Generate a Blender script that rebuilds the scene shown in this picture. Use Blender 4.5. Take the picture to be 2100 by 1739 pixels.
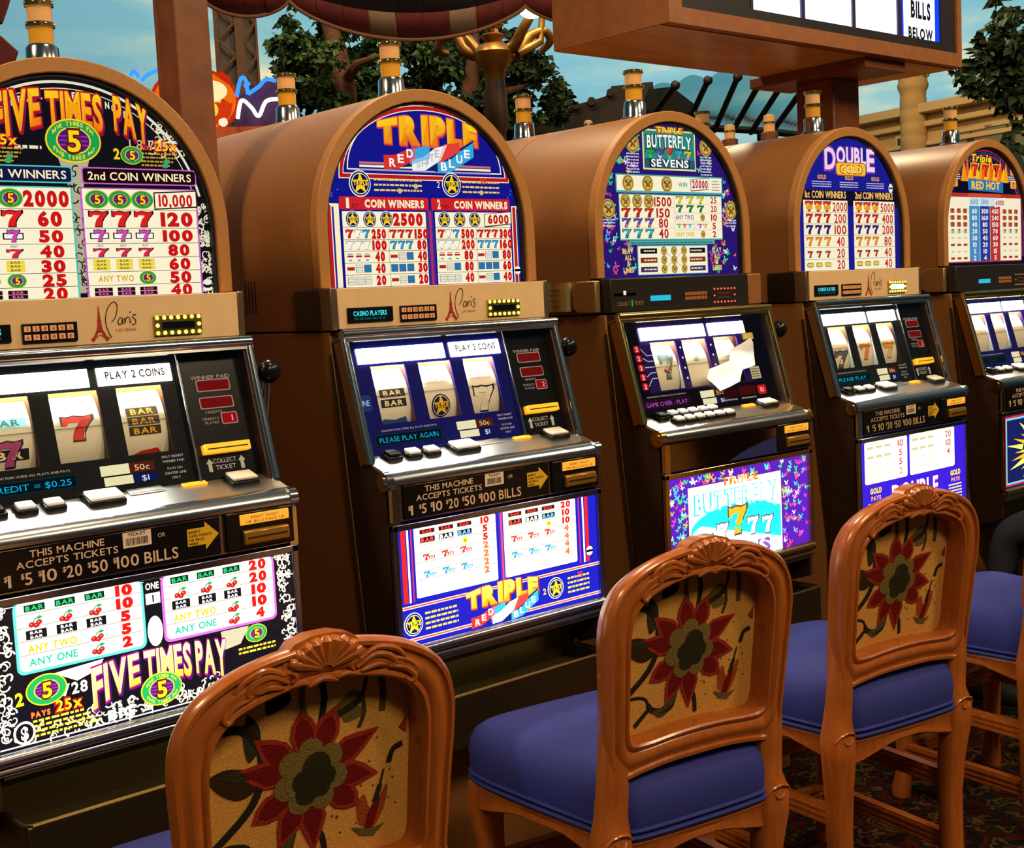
import bpy, math, random
from mathutils import Vector, Matrix
random.seed(7)
for o in list(bpy.data.objects):
    bpy.data.objects.remove(o, do_unlink=True)
scene = bpy.context.scene
COL = scene.collection

# ------------------------------------------------------------------ camera
CAM = Vector((-1.0231, -2.3700, 1.3969))
YAW, PITCH, ROLL, FPX = 0.71996, -0.09449, -0.048668, 2667.16
FWD = Vector((math.sin(YAW)*math.cos(PITCH), math.cos(YAW)*math.cos(PITCH), math.sin(PITCH)))
_r = Vector((math.cos(YAW), -math.sin(YAW), 0)); _u = _r.cross(FWD)
RGT = _r*math.cos(ROLL) + _u*math.sin(ROLL)
UPV = -_r*math.sin(ROLL) + _u*math.cos(ROLL)
cd = bpy.data.cameras.new('camera'); cam = bpy.data.objects.new('camera', cd); COL.objects.link(cam)
m = Matrix((RGT, UPV, -FWD)).transposed().to_4x4(); m.translation = CAM
cam.matrix_world = m
cd.sensor_fit = 'HORIZONTAL'; cd.sensor_width = 36.0; cd.lens = 36.0*FPX/2100.0
cd.clip_start = 0.05; cd.clip_end = 200
scene.camera = cam

def at(px, py, dist):
    """world point seen at a photo pixel, a given distance in front of the camera"""
    return CAM + (FWD + RGT*((px-1050)/FPX) - UPV*((py-869.5)/FPX))*dist

# ------------------------------------------------------------------ world, view, lights
scene.view_settings.view_transform = 'Standard'
scene.view_settings.look = 'None'
scene.view_settings.exposure = 0.0
scene.view_settings.gamma = 1.0
scene.view_settings.use_curve_mapping = False
try:
    scene.cycles.use_denoising = True
    scene.cycles.sample_clamp_indirect = 4.0
    scene.cycles.max_bounces = 6
    scene.cycles.diffuse_bounces = 3
    scene.cycles.use_adaptive_sampling = True
    scene.cycles.adaptive_threshold = 0.035
    scene.cycles.caustics_reflective = False
    scene.cycles.caustics_refractive = False
except Exception: pass
w = bpy.data.worlds.new('world'); scene.world = w; w.use_nodes = True
w.node_tree.nodes['Background'].inputs[0].default_value = (1.0, 0.72, 0.45, 1)
w.node_tree.nodes['Background'].inputs[1].default_value = 0.03

def area(name, loc, target, size, power, col, size_y=None, spread=180):
    d = bpy.data.lights.new(name, 'AREA'); d.energy = power; d.color = col
    d.size = size
    if size_y: d.shape = 'RECTANGLE'; d.size_y = size_y
    d.spread = math.radians(spread)
    o = bpy.data.objects.new(name, d); COL.objects.link(o); o.location = loc
    o.rotation_euler = (Vector(target)-Vector(loc)).to_track_quat('-Z', 'Y').to_euler()
    return o
WARM = (1.0, 0.72, 0.42)
# warm downlights of the gaming floor, high over the aisle and the bank of machines
area('downlight', (-0.5, -4.6, 4.6), (0.6, -0.6, 0.9), 1.0, 105, WARM)
area('downlight', (2.7, -4.2, 4.6), (1.7, -0.6, 0.9), 1.0, 96, WARM)
area('downlight', (0.9, -1.3, 4.9), (0.9, -0.7, 0.9), 0.8, 50, WARM)
area('downlight', (5.0, -2.4, 4.6), (3.0, -0.4, 0.9), 1.0, 85, WARM)
area('downlight', (1.6, 1.8, 4.8), (1.4, 0.4, 1.8), 0.6, 100, WARM)
area('downlight', (4.8, 2.6, 4.8), (3.2, 0.5, 1.8), 0.6, 140, WARM)
area('downlight', (-2.6, 0.2, 4.4), (0.3, 0.4, 1.5), 0.8, 85, WARM)
# added unseen fill lamps that brighten the painted street behind the bank
for (px, dist, zz, pw) in ((560, 7.5, 5.2, 70), (1080, 7.5, 5.4, 62), (1750, 10.0, 5.6, 150)):
    q = at(px, 200, dist); t_ = at(px, 200, dist+3)
    area('street_fill_light', (q.x, q.y, zz), (t_.x, t_.y, 2.4), 0.5, pw, WARM)
# cove lights that wash the painted sky vault behind the low street facades
for (px, dist, pw) in ((150, 17, 880), (800, 17, 850), (1400, 18, 880), (2000, 19, 760)):
    a = at(px, 800, dist); b = at(px, 60, 24)
    area('cove_light', (a.x, a.y, 1.6), b, 4.0, pw, (0.98, 0.96, 0.86), 0.6)

# ------------------------------------------------------------------ materials
def lin(c):
    c = c/255.0
    return c/12.92 if c <= 0.04045 else ((c+0.055)/1.055)**2.4
def rgb(r, g, b): return (lin(r), lin(g), lin(b))
def hexc(h): return rgb(int(h[0:2],16), int(h[2:4],16), int(h[4:6],16))
MATS = {}
def mat(name, col, rough=0.5, metal=0.0, noise=None, bump=None, coat=0.0, spec=0.5, emit=0.0, noise_scale=60.0, stretch=None):
    if name in MATS: return MATS[name]
    mt = bpy.data.materials.new(name); mt.use_nodes = True
    nt = mt.node_tree; p = nt.nodes['Principled BSDF']
    p.inputs['Base Color'].default_value = (*col, 1)
    p.inputs['Roughness'].default_value = rough; p.inputs['Metallic'].default_value = metal
    p.inputs['Specular IOR Level'].default_value = spec
    p.inputs['Coat Weight'].default_value = coat; p.inputs['Coat Roughness'].default_value = 0.08
    if emit:
        p.inputs['Emission Color'].default_value = (*col, 1); p.inputs['Emission Strength'].default_value = emit
    tc = nt.nodes.new('ShaderNodeTexCoord'); src = tc.outputs['Object']
    if stretch:
        mp = nt.nodes.new('ShaderNodeMapping'); mp.inputs['Scale'].default_value = stretch
        nt.links.new(src, mp.inputs['Vector']); src = mp.outputs['Vector']
    if noise:
        n = nt.nodes.new('ShaderNodeTexNoise'); n.inputs['Scale'].default_value = noise_scale; n.inputs['Detail'].default_value = 6
        nt.links.new(src, n.inputs['Vector'])
        r = nt.nodes.new('ShaderNodeValToRGB'); r.color_ramp.elements[0].position = 0.3; r.color_ramp.elements[1].position = 0.7
        r.color_ramp.elements[0].color = (*noise, 1); r.color_ramp.elements[1].color = (*col, 1)
        nt.links.new(n.outputs['Fac'], r.inputs['Fac']); nt.links.new(r.outputs['Color'], p.inputs['Base Color'])
    if bump:
        n2 = nt.nodes.new('ShaderNodeTexNoise'); n2.inputs['Scale'].default_value = bump[0]
        nt.links.new(src, n2.inputs['Vector'])
        b = nt.nodes.new('ShaderNodeBump'); b.inputs['Strength'].default_value = bump[1]; b.inputs['Distance'].default_value = 0.002
        nt.links.new(n2.outputs['Fac'], b.inputs['Height']); nt.links.new(b.outputs['Normal'], p.inputs['Normal'])
    MATS[name] = mt
    return mt
def ink_mat(name, kind, strength=1.0, rough=0.5, bumpscale=None):
    """flat print: colour from the mesh colour attribute; emission where the print is backlit"""
    if name in MATS: return MATS[name]
    mt = bpy.data.materials.new(name); mt.use_nodes = True; nt = mt.node_tree
    a = nt.nodes.new('ShaderNodeAttribute'); a.attribute_name = 'ink'
    p = nt.nodes['Principled BSDF']
    if kind == 'emit':
        e = nt.nodes.new('ShaderNodeEmission'); e.inputs['Strength'].default_value = strength
        nt.links.new(a.outputs['Color'], e.inputs['Color'])
        nt.links.new(e.outputs[0], nt.nodes['Material Output'].inputs['Surface']); nt.nodes.remove(p)
    else:
        nt.links.new(a.outputs['Color'], p.inputs['Base Color']); p.inputs['Roughness'].default_value = rough
        if bumpscale:
            tc = nt.nodes.new('ShaderNodeTexCoord')
            v = nt.nodes.new('ShaderNodeTexVoronoi'); v.inputs['Scale'].default_value = bumpscale
            nt.links.new(tc.outputs['Object'], v.inputs['Vector'])
            b = nt.nodes.new('ShaderNodeBump'); b.inputs['Strength'].default_value = 0.6; b.inputs['Distance'].default_value = 0.0015
            nt.links.new(v.outputs['Distance'], b.inputs['Height']); nt.links.new(b.outputs['Normal'], p.inputs['Normal'])
            mx = nt.nodes.new('ShaderNodeMixRGB'); mx.blend_type = 'MULTIPLY'; mx.inputs[0].default_value = 0.45
            rr = nt.nodes.new('ShaderNodeValToRGB'); rr.color_ramp.elements[0].color = (1,1,1,1); rr.color_ramp.elements[1].color = (.35,.35,.35,1)
            nt.links.new(v.outputs['Distance'], rr.inputs['Fac']); rr.color_ramp.elements[1].position = 0.8
            nt.links.new(a.outputs['Color'], mx.inputs[1]); nt.links.new(rr.outputs[0], mx.inputs[2]); nt.links.new(mx.outputs[0], p.inputs['Base Color'])
            p.inputs['Specular IOR Level'].default_value = 0.15
    if kind == 'emit': mt.cycles.emission_sampling = 'NONE' if name not in ('backlit_belly_print','backlit_top_print') else 'FRONT'
    MATS[name] = mt
    return mt
def emit_mat(name, col, strength):
    if name in MATS: return MATS[name]
    mt = bpy.data.materials.new(name); mt.use_nodes = True; nt = mt.node_tree
    e = nt.nodes.new('ShaderNodeEmission'); e.inputs[0].default_value = (*col, 1); e.inputs[1].default_value = strength
    nt.links.new(e.outputs[0], nt.nodes['Material Output'].inputs['Surface']); nt.nodes.remove(nt.nodes['Principled BSDF'])
    MATS[name] = mt; return mt
def glass_mat(name, tint=(1,1,1), refl=0.05, rough=0.0):
    if name in MATS: return MATS[name]
    mt = bpy.data.materials.new(name); mt.use_nodes = True; nt = mt.node_tree
    nt.nodes.remove(nt.nodes['Principled BSDF'])
    t = nt.nodes.new('ShaderNodeBsdfTransparent'); t.inputs[0].default_value = (*tint, 1)
    g = nt.nodes.new('ShaderNodeBsdfGlossy'); g.inputs['Roughness'].default_value = rough
    f = nt.nodes.new('ShaderNodeFresnel'); f.inputs['IOR'].default_value = 1.45
    mx = nt.nodes.new('ShaderNodeMixShader')
    ge = nt.nodes.new('ShaderNodeNewGeometry'); iv = nt.nodes.new('ShaderNodeMath'); iv.operation = 'SUBTRACT'; iv.inputs[0].default_value = 1.0
    nt.links.new(ge.outputs['Backfacing'], iv.inputs[1])      # one reflecting surface per thin pane
    mu = nt.nodes.new('ShaderNodeMath'); mu.operation = 'MULTIPLY'; nt.links.new(f.outputs[0], mu.inputs[0]); nt.links.new(iv.outputs[0], mu.inputs[1])
    nt.links.new(mu.outputs[0], mx.inputs[0]); nt.links.new(t.outputs[0], mx.inputs[1]); nt.links.new(g.outputs[0], mx.inputs[2])
    nt.links.new(mx.outputs[0], nt.nodes['Material Output'].inputs['Surface'])
    MATS[name] = mt; return mt

LAM = mat('brown_laminate', rgb(156,106,58), 0.40, noise=rgb(138,92,48), noise_scale=220, bump=(300,0.05))
LAMRING = mat('tan_laminate_ring', rgb(188,132,70), 0.45, noise=rgb(174,120,62), noise_scale=240)
DARKCAB = mat('dark_brown_metal', rgb(58,38,22), 0.4, noise=rgb(48,30,17), noise_scale=40)
CHROME = mat('chrome', (0.72,0.73,0.76), 0.14, 1.0)
GOLD = mat('gold_plate', (0.85,0.58,0.18), 0.16, 1.0)
BRASS = mat('dull_brass', (0.45,0.34,0.14), 0.32, 1.0)
DKBRASS = mat('dark_bronze', (0.22,0.17,0.08), 0.35, 1.0)
BLACK = mat('black_plastic', (0.006,0.006,0.007), 0.22, spec=0.3)
MATBLACK = mat('matte_black', (0.006,0.006,0.006), 0.7)
BEIGE = mat('beige_panel', rgb(240,206,156), 0.45, noise=rgb(234,199,148), noise_scale=30)
BLUEPAINT = mat('blue_enamel', rgb(46,56,120), 0.3, coat=0.4)
WHITEPL = mat('white_button_cap', rgb(236,232,220), 0.35, coat=0.2)
BUTTONLIT = mat('lit_button_cap', rgb(250,244,225), 0.4, emit=0.35)
REELW = mat('reel_strip', rgb(238,236,214), 0.5)
AMBERPL = mat('amber_lit_plastic', (1.0,0.42,0.02), 0.3, emit=0.9)
AMBERLBL = mat('amber_label', (1.0,0.45,0.04), 0.4, emit=0.55)
REDLED = mat('red_meter', (0.45,0.01,0.01), 0.3, emit=0.55)
TUBE = emit_mat('fluorescent_tube', (1.0,0.97,0.86), 330)
LBOX = emit_mat('white_lightbox', (1.0,0.98,0.92), 7.0)
LENS_A = mat('candle_lens_beige', rgb(214,160,96), 0.3, emit=0.25, coat=0.5)  # both candle lenses are unlit; a weak glow is added to brighten them
LENS_B = mat('candle_lens_yellow', rgb(205,145,30), 0.3, emit=0.25, coat=0.5)
GLASS = glass_mat('clear_glass')
BULB = emit_mat('yellow_bulb', (1.0,0.72,0.12), 1.6)
REDBULB = emit_mat('red_bulb', (1.0,0.12,0.05), 1.6)
TOPINK = ink_mat('backlit_top_print', 'emit', 1.0)
BELLYINK = ink_mat('backlit_belly_print', 'emit', 2.0)
GLOWINK = ink_mat('glowing_display_print', 'emit', 1.2)
INK = ink_mat('printed_ink', 'diff', rough=0.45)
TAPESTRY = ink_mat('woven_tapestry', 'diff', rough=0.9, bumpscale=330)

# ------------------------------------------------------------------ mesh helpers
class MB:
    def __init__(s, tf=None): s.v = []; s.f = []; s.mi = []; s.cm = 0; s.tf = tf
    def add(s, vs, fs):
        n = len(s.v)
        for p in vs: s.v.append(tuple(s.tf(*p)) if s.tf else tuple(p))
        for f in fs: s.f.append([i+n for i in f]); s.mi.append(s.cm)
        return s
    def box(s, x0, x1, y0, y1, z0, z1):
        return s.add([(x0,y0,z0),(x1,y0,z0),(x1,y1,z0),(x0,y1,z0),(x0,y0,z1),(x1,y0,z1),(x1,y1,z1),(x0,y1,z1)],
            [(3,2,1,0),(4,5,6,7),(0,1,5,4),(1,2,6,5),(2,3,7,6),(3,0,4,7)])
    def prism(s, pts, axis, a0, a1):
        def P(p, a):
            if axis == 'x': return (a, p[0], p[1])
            if axis == 'y': return (p[0], a, p[1])
            return (p[0], p[1], a)
        n = len(pts)
        vs = [P(p, a0) for p in pts] + [P(p, a1) for p in pts]
        fs = [list(range(n))[::-1], list(range(n, 2*n))]
        fs += [(i, (i+1) % n, (i+1) % n + n, i+n) for i in range(n)]
        return s.add(vs, fs)
    def lathe(s, prof, c=(0,0,0), n=24, cap=True):
        vs = []; fs = []
        for (r, z) in prof:
            for i in range(n):
                a = 2*math.pi*i/n
                vs.append((c[0]+r*math.cos(a), c[1]+r*math.sin(a), c[2]+z))
        for j in range(len(prof)-1):
            for i in range(n):
                fs.append((j*n+i, j*n+(i+1) % n, (j+1)*n+(i+1) % n, (j+1)*n+i))
        if cap:
            fs.append(list(range(n))[::-1]); fs.append(list(range((len(prof)-1)*n, len(prof)*n)))
        return s.add(vs, fs)
    def tube(s, path, rad, n=10, closed=False, flat=1.0):
        P = [Vector(p) for p in path]; m = len(P)
        R = rad if isinstance(rad, (list, tuple)) else [rad]*m
        vs = []; fs = []; prev = None
        for i in range(m):
            a = P[(i-1) % m] if (closed or i > 0) else P[i]
            b = P[(i+1) % m] if (closed or i < m-1) else P[i]
            t = (b-a).normalized()
            ref = Vector((0,0,1)) if abs(t.z) < 0.9 else Vector((0,1,0))
            if prev is None: u = t.cross(ref).normalized()
            else: u = (prev - t*prev.dot(t)).normalized()
            prev = u; v = t.cross(u)
            for k in range(n):
                a_ = 2*math.pi*k/n
                vs.append(tuple(P[i] + u*(R[i]*math.cos(a_)) + v*(R[i]*flat*math.sin(a_))))
        mm = m if closed else m-1
        for i in range(mm):
            for k in range(n):
                fs.append((i*n+k, i*n+(k+1) % n, ((i+1) % m)*n+(k+1) % n, ((i+1) % m)*n+k))
        if not closed:
            fs.append(list(range(n))[::-1]); fs.append(list(range((m-1)*n, m*n)))
        return s.add(vs, fs)
    def grid(s, fn, nu, nv, wrap=False):
        vs = [fn(i/nu, j/nv) for j in range(nv+1) for i in range(nu+(0 if wrap else 1))]
        w_ = nu if wrap else nu+1; fs = []
        for j in range(nv):
            for i in range(nu):
                fs.append((j*w_+i, j*w_+(i+1) % w_, (j+1)*w_+(i+1) % w_, (j+1)*w_+i))
        return s.add(vs, fs)
    def sphere(s, c, r, nu=16, nv=10):
        rr = r if isinstance(r, (tuple, list)) else (r, r, r)
        return s.grid(lambda u, v: (c[0]+rr[0]*math.cos(2*math.pi*u)*math.sin(math.pi*(0.001+.998*v)),
                                    c[1]+rr[1]*math.sin(2*math.pi*u)*math.sin(math.pi*(0.001+.998*v)),
                                    c[2]-rr[2]*math.cos(math.pi*(0.001+.998*v))), nu, nv, True)
    def mesh(s, name, mats, smooth=False):
        me = bpy.data.meshes.new(name); me.from_pydata(s.v, [], s.f)
        for mm in (mats if isinstance(mats, (list, tuple)) else [mats]): me.materials.append(mm)
        me.polygons.foreach_set('material_index', s.mi)
        me.validate(); me.update()
        import bmesh
        bm = bmesh.new(); bm.from_mesh(me); bmesh.ops.recalc_face_normals(bm, faces=bm.faces)
        if smooth:
            for f in bm.faces: f.smooth = True
            for e in bm.edges:
                if len(e.link_faces) == 2 and e.calc_face_angle(0) > 0.7: e.smooth = False
        bm.to_mesh(me); bm.free()
        return me
def link(name, me, parent=None, loc=(0,0,0), rotz=0.0):
    o = bpy.data.objects.new(name, me); COL.objects.link(o)
    o.location = loc; o.rotation_euler = (0,0,rotz)
    if parent: o.parent = parent
    return o
def obj(name, mb, mats, parent=None, smooth=False, bevel=0.0, seg=2):
    o = link(name, mb.mesh(name, mats, smooth or bevel > 0), parent)
    if bevel:
        b = o.modifiers.new('bevel', 'BEVEL'); b.width = bevel; b.segments = seg; b.limit_method = 'ANGLE'; b.angle_limit = 0.6
    return o
def tag(o, label=None, cat=None, group=None, kind=None):
    if label: o['label'] = label
    if cat: o['category'] = cat
    if group: o['group'] = group
    if kind: o['kind'] = kind
    return o
def thing(name, label, cat, loc=(0,0,0), rotz=0.0, group=None):
    o = bpy.data.objects.new(name, None); COL.objects.link(o); o.location = loc; o.rotation_euler = (0,0,rotz)
    o.empty_display_size = 0.1
    return tag(o, label, cat, group)
def catmull(pts, per=6, closed=False):
    out = []; n = len(pts); P = [Vector(p) for p in pts]
    rng = n if closed else n-1
    for i in range(rng):
        p0 = P[(i-1) % n] if closed or i > 0 else P[i]; p1 = P[i]; p2 = P[(i+1) % n]
        p3 = P[(i+2) % n] if closed or i+2 < n else P[(i+1) % n]
        for k in range(per):
            t = k/per
            out.append(0.5*((2*p1)+(p2-p0)*t+(2*p0-5*p1+4*p2-p3)*t*t+(3*p1-p0-3*p2+p3)*t*t*t))
    if not closed: out.append(P[-1])
    return out

# ------------------------------------------------------------------ flat print (lettering and graphics)
_G = {}
def glyph(ch, bold):
    k = (ch, bold)
    if k in _G: return _G[k]
    cu = bpy.data.curves.new('g', 'FONT'); cu.body = ch; cu.size = 1.0; cu.offset = bold; cu.resolution_u = 3
    cu.dimensions = '2D'; cu.fill_mode = 'BOTH'
    o = bpy.data.objects.new('g', cu)
    me = o.to_mesh()
    vs = [(v.co.x, v.co.y) for v in me.vertices]; fs = [list(p.vertices) for p in me.polygons]
    o.to_mesh_clear(); bpy.data.objects.remove(o); bpy.data.curves.remove(cu)
    if vs:
        x0 = min(v[0] for v in vs); x1 = max(v[0] for v in vs)
    else: x0, x1 = 0, 0.28
    vs = [(v[0]-x0, v[1]) for v in vs]
    _G[k] = (vs, fs, x1-x0)
    return _G[k]
CAPH = 0.72
class Art:
    def __init__(s): s.v = []; s.f = []; s.c = []
    def _add(s, vs, fs, col, layer, base=None):
        n = len(s.v)
        s.v += [(x, y, layer) for (x, y) in vs]
        for f in fs: s.f.append([i+n for i in f]); s.c.append(col)
    def poly(s, pts, col, layer=1): s._add(pts, [list(range(len(pts)))], col, layer)
    def rect(s, x0, y0, x1, y1, col, layer=1): s.poly([(x0,y0),(x1,y0),(x1,y1),(x0,y1)], col, layer)
    def rrect(s, x0, y0, x1, y1, r, col, layer=1):
        pts = []
        for cx, cy, a in ((x1-r,y0+r,-90),(x1-r,y1-r,0),(x0+r,y1-r,90),(x0+r,y0+r,180)):
            for k in range(5):
                t = math.radians(a+22.5*k); pts.append((cx+r*math.cos(t), cy+r*math.sin(t)))
        s.poly(pts, col, layer)
    def ell(s, x, y, rx, ry, col, layer=1, n=20, rot=0):
        s.poly([(x+rx*math.cos(2*math.pi*i/n+rot), y+ry*math.sin(2*math.pi*i/n+rot)) for i in range(n)], col, layer)
    def star(s, x, y, r, col, layer=1, n=5, inner=0.42, squash=1.0):
        s.poly([(x+(r if i % 2 == 0 else r*inner)*math.cos(math.pi/2+math.pi*i/n), y+squash*(r if i % 2 == 0 else r*inner)*math.sin(math.pi/2+math.pi*i/n)) for i in range(2*n)], col, layer)
    def line(s, pts, w, col, layer=1):
        P = [Vector(p) for p in pts]; L = []; Rr = []
        W = w if isinstance(w, (list, tuple)) else [w]*len(P)
        for i in range(len(P)):
            a = P[max(0, i-1)]; b = P[min(len(P)-1, i+1)]; d = (b-a).normalized(); nrm = Vector((-d.y, d.x))
            L.append(tuple(P[i]+nrm*W[i]/2)); Rr.append(tuple(P[i]-nrm*W[i]/2))
        n = len(P)
        s._add(L+Rr, [(i, i+1, n+i+1, n+i) for i in range(n-1)], col, layer)
    def text(s, t, x, y, h, col, layer=2, w=None, bold=0.0, align='c', gap=0.09, warp=None, grad=None, shear=0.0):
        """x,y: baseline anchor; h: cap height; w: total width (squeezed to fit)"""
        sc = h/CAPH; cx = 0.0; items = []
        for ch in t:
            if ch == ' ': cx += 0.32; continue
            vs, fs, gw = glyph(ch, bold); items.append((vs, fs, cx)); cx += gw+gap
        tw = max(cx-gap, 0.01); sx = sc if w is None else min(w/tw, 1.5*sc)
        W = tw*sx; ox = {'c': x-W/2, 'l': x, 'r': x-W}[align]
        for vs, fs, gx in items:
            pts = [(ox+(gx+vx)*sx+shear*vy*sc, y+vy*sc) for vx, vy in vs]
            if grad:
                n = len(s.v)
                zs = [(p[1]-y)/h for p in pts]
                pw = [warp(*p) if warp else p for p in pts]
                s.v += [(a, b, layer) for a, b in pw]
                for f in fs:
                    zc = sum(zs[i] for i in f)/len(f); zc = min(max(zc, 0), 1)
                    s.f.append([i+n for i in f]); s.c.append(tuple(grad[0][k]*(1-zc)+grad[1][k]*zc for k in range(3)))
            else:
                if warp: pts = [warp(*p) for p in pts]
                s._add(pts, fs, col, layer)
    def fine(s, x0, x1, y, h, col, layer=2):
        """illegible fine print: a row of word-long dashes"""
        x = x0
        while x < x1-0.002:
            l = min(random.uniform(0.5, 1.6)*h*2.2, x1-x)
            s.rect(x, y, x+l, y+h, col, layer); x += l+h*0.6
    def seven(s, x, y, h, col, layer=2, out=(0.01,0.01,0.02), top=None, wid=0.8):
        pts = [(-.5,1),( -.5,.62),(-.36,.62),(-.28,.76),(.08,.74),(-.12,.45),(-.2,.2),(-.22,0),(.16,0),(.18,.3),(.3,.55),(.5,.82),(.5,1),(.2,.94),(-.1,1.0),(-.3,.95)]
        if out:
            s.poly([(x+(a*1.18+.03)*h*wid, y+(.5+(b-.5)*1.14)*h) for a, b in pts], out, layer)
        s.poly([(x+a*h*wid, y+b*h) for a, b in pts], col, layer+1)
    def bar(s, x, y, w, h, bg, fg, layer=2, n=1, t='BAR'):
        hh = h/n
        for i in range(n):
            s.rect(x-w/2, y+i*hh+hh*.04, x+w/2, y+(i+1)*hh-hh*.04, bg, layer)
            s.text(t, x, y+i*hh+hh*.2, hh*.6, fg, layer+1, w=w*.86, bold=.03)
    def build(s, name, parent, mt, mp, step=0.0004, inherit=None):
        me = bpy.data.meshes.new(name)
        me.from_pydata([mp(x, y, l*step) for x, y, l in s.v], [], s.f); me.materials.append(mt)
        a = me.attributes.new('ink', 'FLOAT_COLOR', 'FACE')
        flat = []
        for c in s.c: flat += [c[0], c[1], c[2], 1.0]
        a.data.foreach_set('color', flat)
        me.update()
        return link(name, me, parent)
# ------------------------------------------------------------------ the setting
def carpet_mat():
    mt = bpy.data.materials.new('patterned_carpet'); mt.use_nodes = True; nt = mt.node_tree; p = nt.nodes['Principled BSDF']
    tc = nt.nodes.new('ShaderNodeTexCoord')
    v = nt.nodes.new('ShaderNodeTexVoronoi'); v.inputs['Scale'].default_value = 9
    n = nt.nodes.new('ShaderNodeTexNoise'); n.inputs['Scale'].default_value = 14; n.inputs['Detail'].default_value = 5
    nt.links.new(tc.outputs['Object'], v.inputs['Vector']); nt.links.new(tc.outputs['Object'], n.inputs['Vector'])
    r = nt.nodes.new('ShaderNodeValToRGB'); cr = r.color_ramp; cr.interpolation = 'CONSTANT'
    cols = [(0.0,rgb(22,16,14)),(0.40,rgb(70,22,14)),(0.47,rgb(24,26,22)),(0.53,rgb(96,66,30)),(0.58,rgb(30,18,16)),(0.64,rgb(66,60,34))]
    cr.elements[0].position = 0; cr.elements[0].color = (*cols[0][1],1); cr.elements[1].position = cols[1][0]; cr.elements[1].color = (*cols[1][1],1)
    for ps, c in cols[2:]:
        e = cr.elements.new(ps); e.color = (*c,1)
    nt.links.new(n.outputs['Fac'], r.inputs['Fac'])
    mx = nt.nodes.new('ShaderNodeMixRGB'); mx.blend_type = 'MULTIPLY'; mx.inputs[0].default_value = 0.3
    nt.links.new(r.outputs[0], mx.inputs[1]); nt.links.new(v.outputs['Color'], mx.inputs[2]); nt.links.new(mx.outputs[0], p.inputs['Base Color'])
    p.inputs['Roughness'].default_value = 0.95; p.inputs['Specular IOR Level'].default_value = 0.1
    return mt
tag(obj('floor', MB().box(-16,30,-10,30,-0.1,0.0), carpet_mat()), 'dark carpet with a red, green and gold pattern under the chairs', kind='structure')
def sky_mat():
    mt = bpy.data.materials.new('painted_sky_plaster'); mt.use_nodes = True; nt = mt.node_tree; p = nt.nodes['Principled BSDF']
    tc = nt.nodes.new('ShaderNodeTexCoord'); mp = nt.nodes.new('ShaderNodeMapping'); mp.inputs['Scale'].default_value = (0.16,0.16,0.75)
    n = nt.nodes.new('ShaderNodeTexNoise'); n.inputs['Scale'].default_value = 1.1; n.inputs['Detail'].default_value = 5; n.inputs['Roughness'].default_value = 0.55
    nt.links.new(tc.outputs['Object'], mp.inputs[0]); nt.links.new(mp.outputs[0], n.inputs['Vector'])
    r = nt.nodes.new('ShaderNodeValToRGB'); cr = r.color_ramp
    cr.elements[0].position = 0.47; cr.elements[0].color = (*rgb(118,172,194),1)
    cr.elements[1].position = 0.72; cr.elements[1].color = (*rgb(226,214,176),1)
    e = cr.elements.new(0.55); e.color = (*rgb(138,182,194),1)
    nt.links.new(n.outputs['Fac'], r.inputs['Fac']); nt.links.new(r.outputs[0], p.inputs['Base Color'])
    p.inputs['Roughness'].default_value = 0.9; p.inputs['Specular IOR Level'].default_value = 0.0
    return mt
dome = MB()
DC = (4.0, 4.0, -5.0)
dome.grid(lambda u, v: (DC[0]+26*math.cos(2*math.pi*u)*math.cos(math.pi/2*(0.1+.9*v*.999)), DC[1]+26*math.sin(2*math.pi*u)*math.cos(math.pi/2*(0.1+.9*v*.999)), DC[2]+26*math.sin(math.pi/2*(0.1+.9*v*.999))), 64, 20, True)
tag(obj('ceiling', dome, sky_mat(), smooth=True), 'vaulted ceiling painted as a pale blue evening sky with thin clouds', kind='structure')

# ------------------------------------------------------------------ slot machines
SP = 0.84
HW, ZB, ZC = 0.3125, 1.352, 1.881       # half width, underside and crown of the arched top
def arch(hw, zb, zc, n=28):
    """arch outline in x,z: counter-clockwise from lower right"""
    pts = [(hw, zb)]
    for i in range(n+1):
        a = math.pi*i/n; pts.append((hw*math.cos(a), zc-hw+hw*math.sin(a)))
    pts.append((-hw, zb)); return pts
# slanted reel-window plane: x across, t down the slope, n out towards the player
TT = Vector((0,-0.0652,1.3454)); DD = Vector((0,-0.0779,-0.2794)).normalized(); NN = Vector((0,DD.z,-DD.y))
if NN.y > 0: NN = -NN
def slant(x, t, n): return TT + DD*t + NN*n + Vector((x,0,0))
DK0 = Vector((0,-0.098,1.0835)); DK1 = Vector((0,-0.186,1.056)); DKD = (DK1-DK0).normalized(); DKN = Vector((0,DKD.z,-DKD.y))
if DKN.z < 0: DKN = -DKN
def deckmap(x, y, n):     # y given as world depth on the deck surface
    f = (y-DK0.y)/(DK1.y-DK0.y); return DK0+(DK1-DK0)*f+DKN*n+Vector((x,0,0))
CACHE = {}
def shared(key, fn):
    if key not in CACHE: CACHE[key] = fn()
    return CACHE[key]
def part(name, key, parent, fn):
    """a part whose mesh is built once and shared between machines"""
    if key in CACHE:
        src = CACHE[key]; o = src.copy(); COL.objects.link(o); o.name = name; o.parent = parent
        return o
    o = fn(); o.parent = parent; CACHE[key] = o; return o
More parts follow.
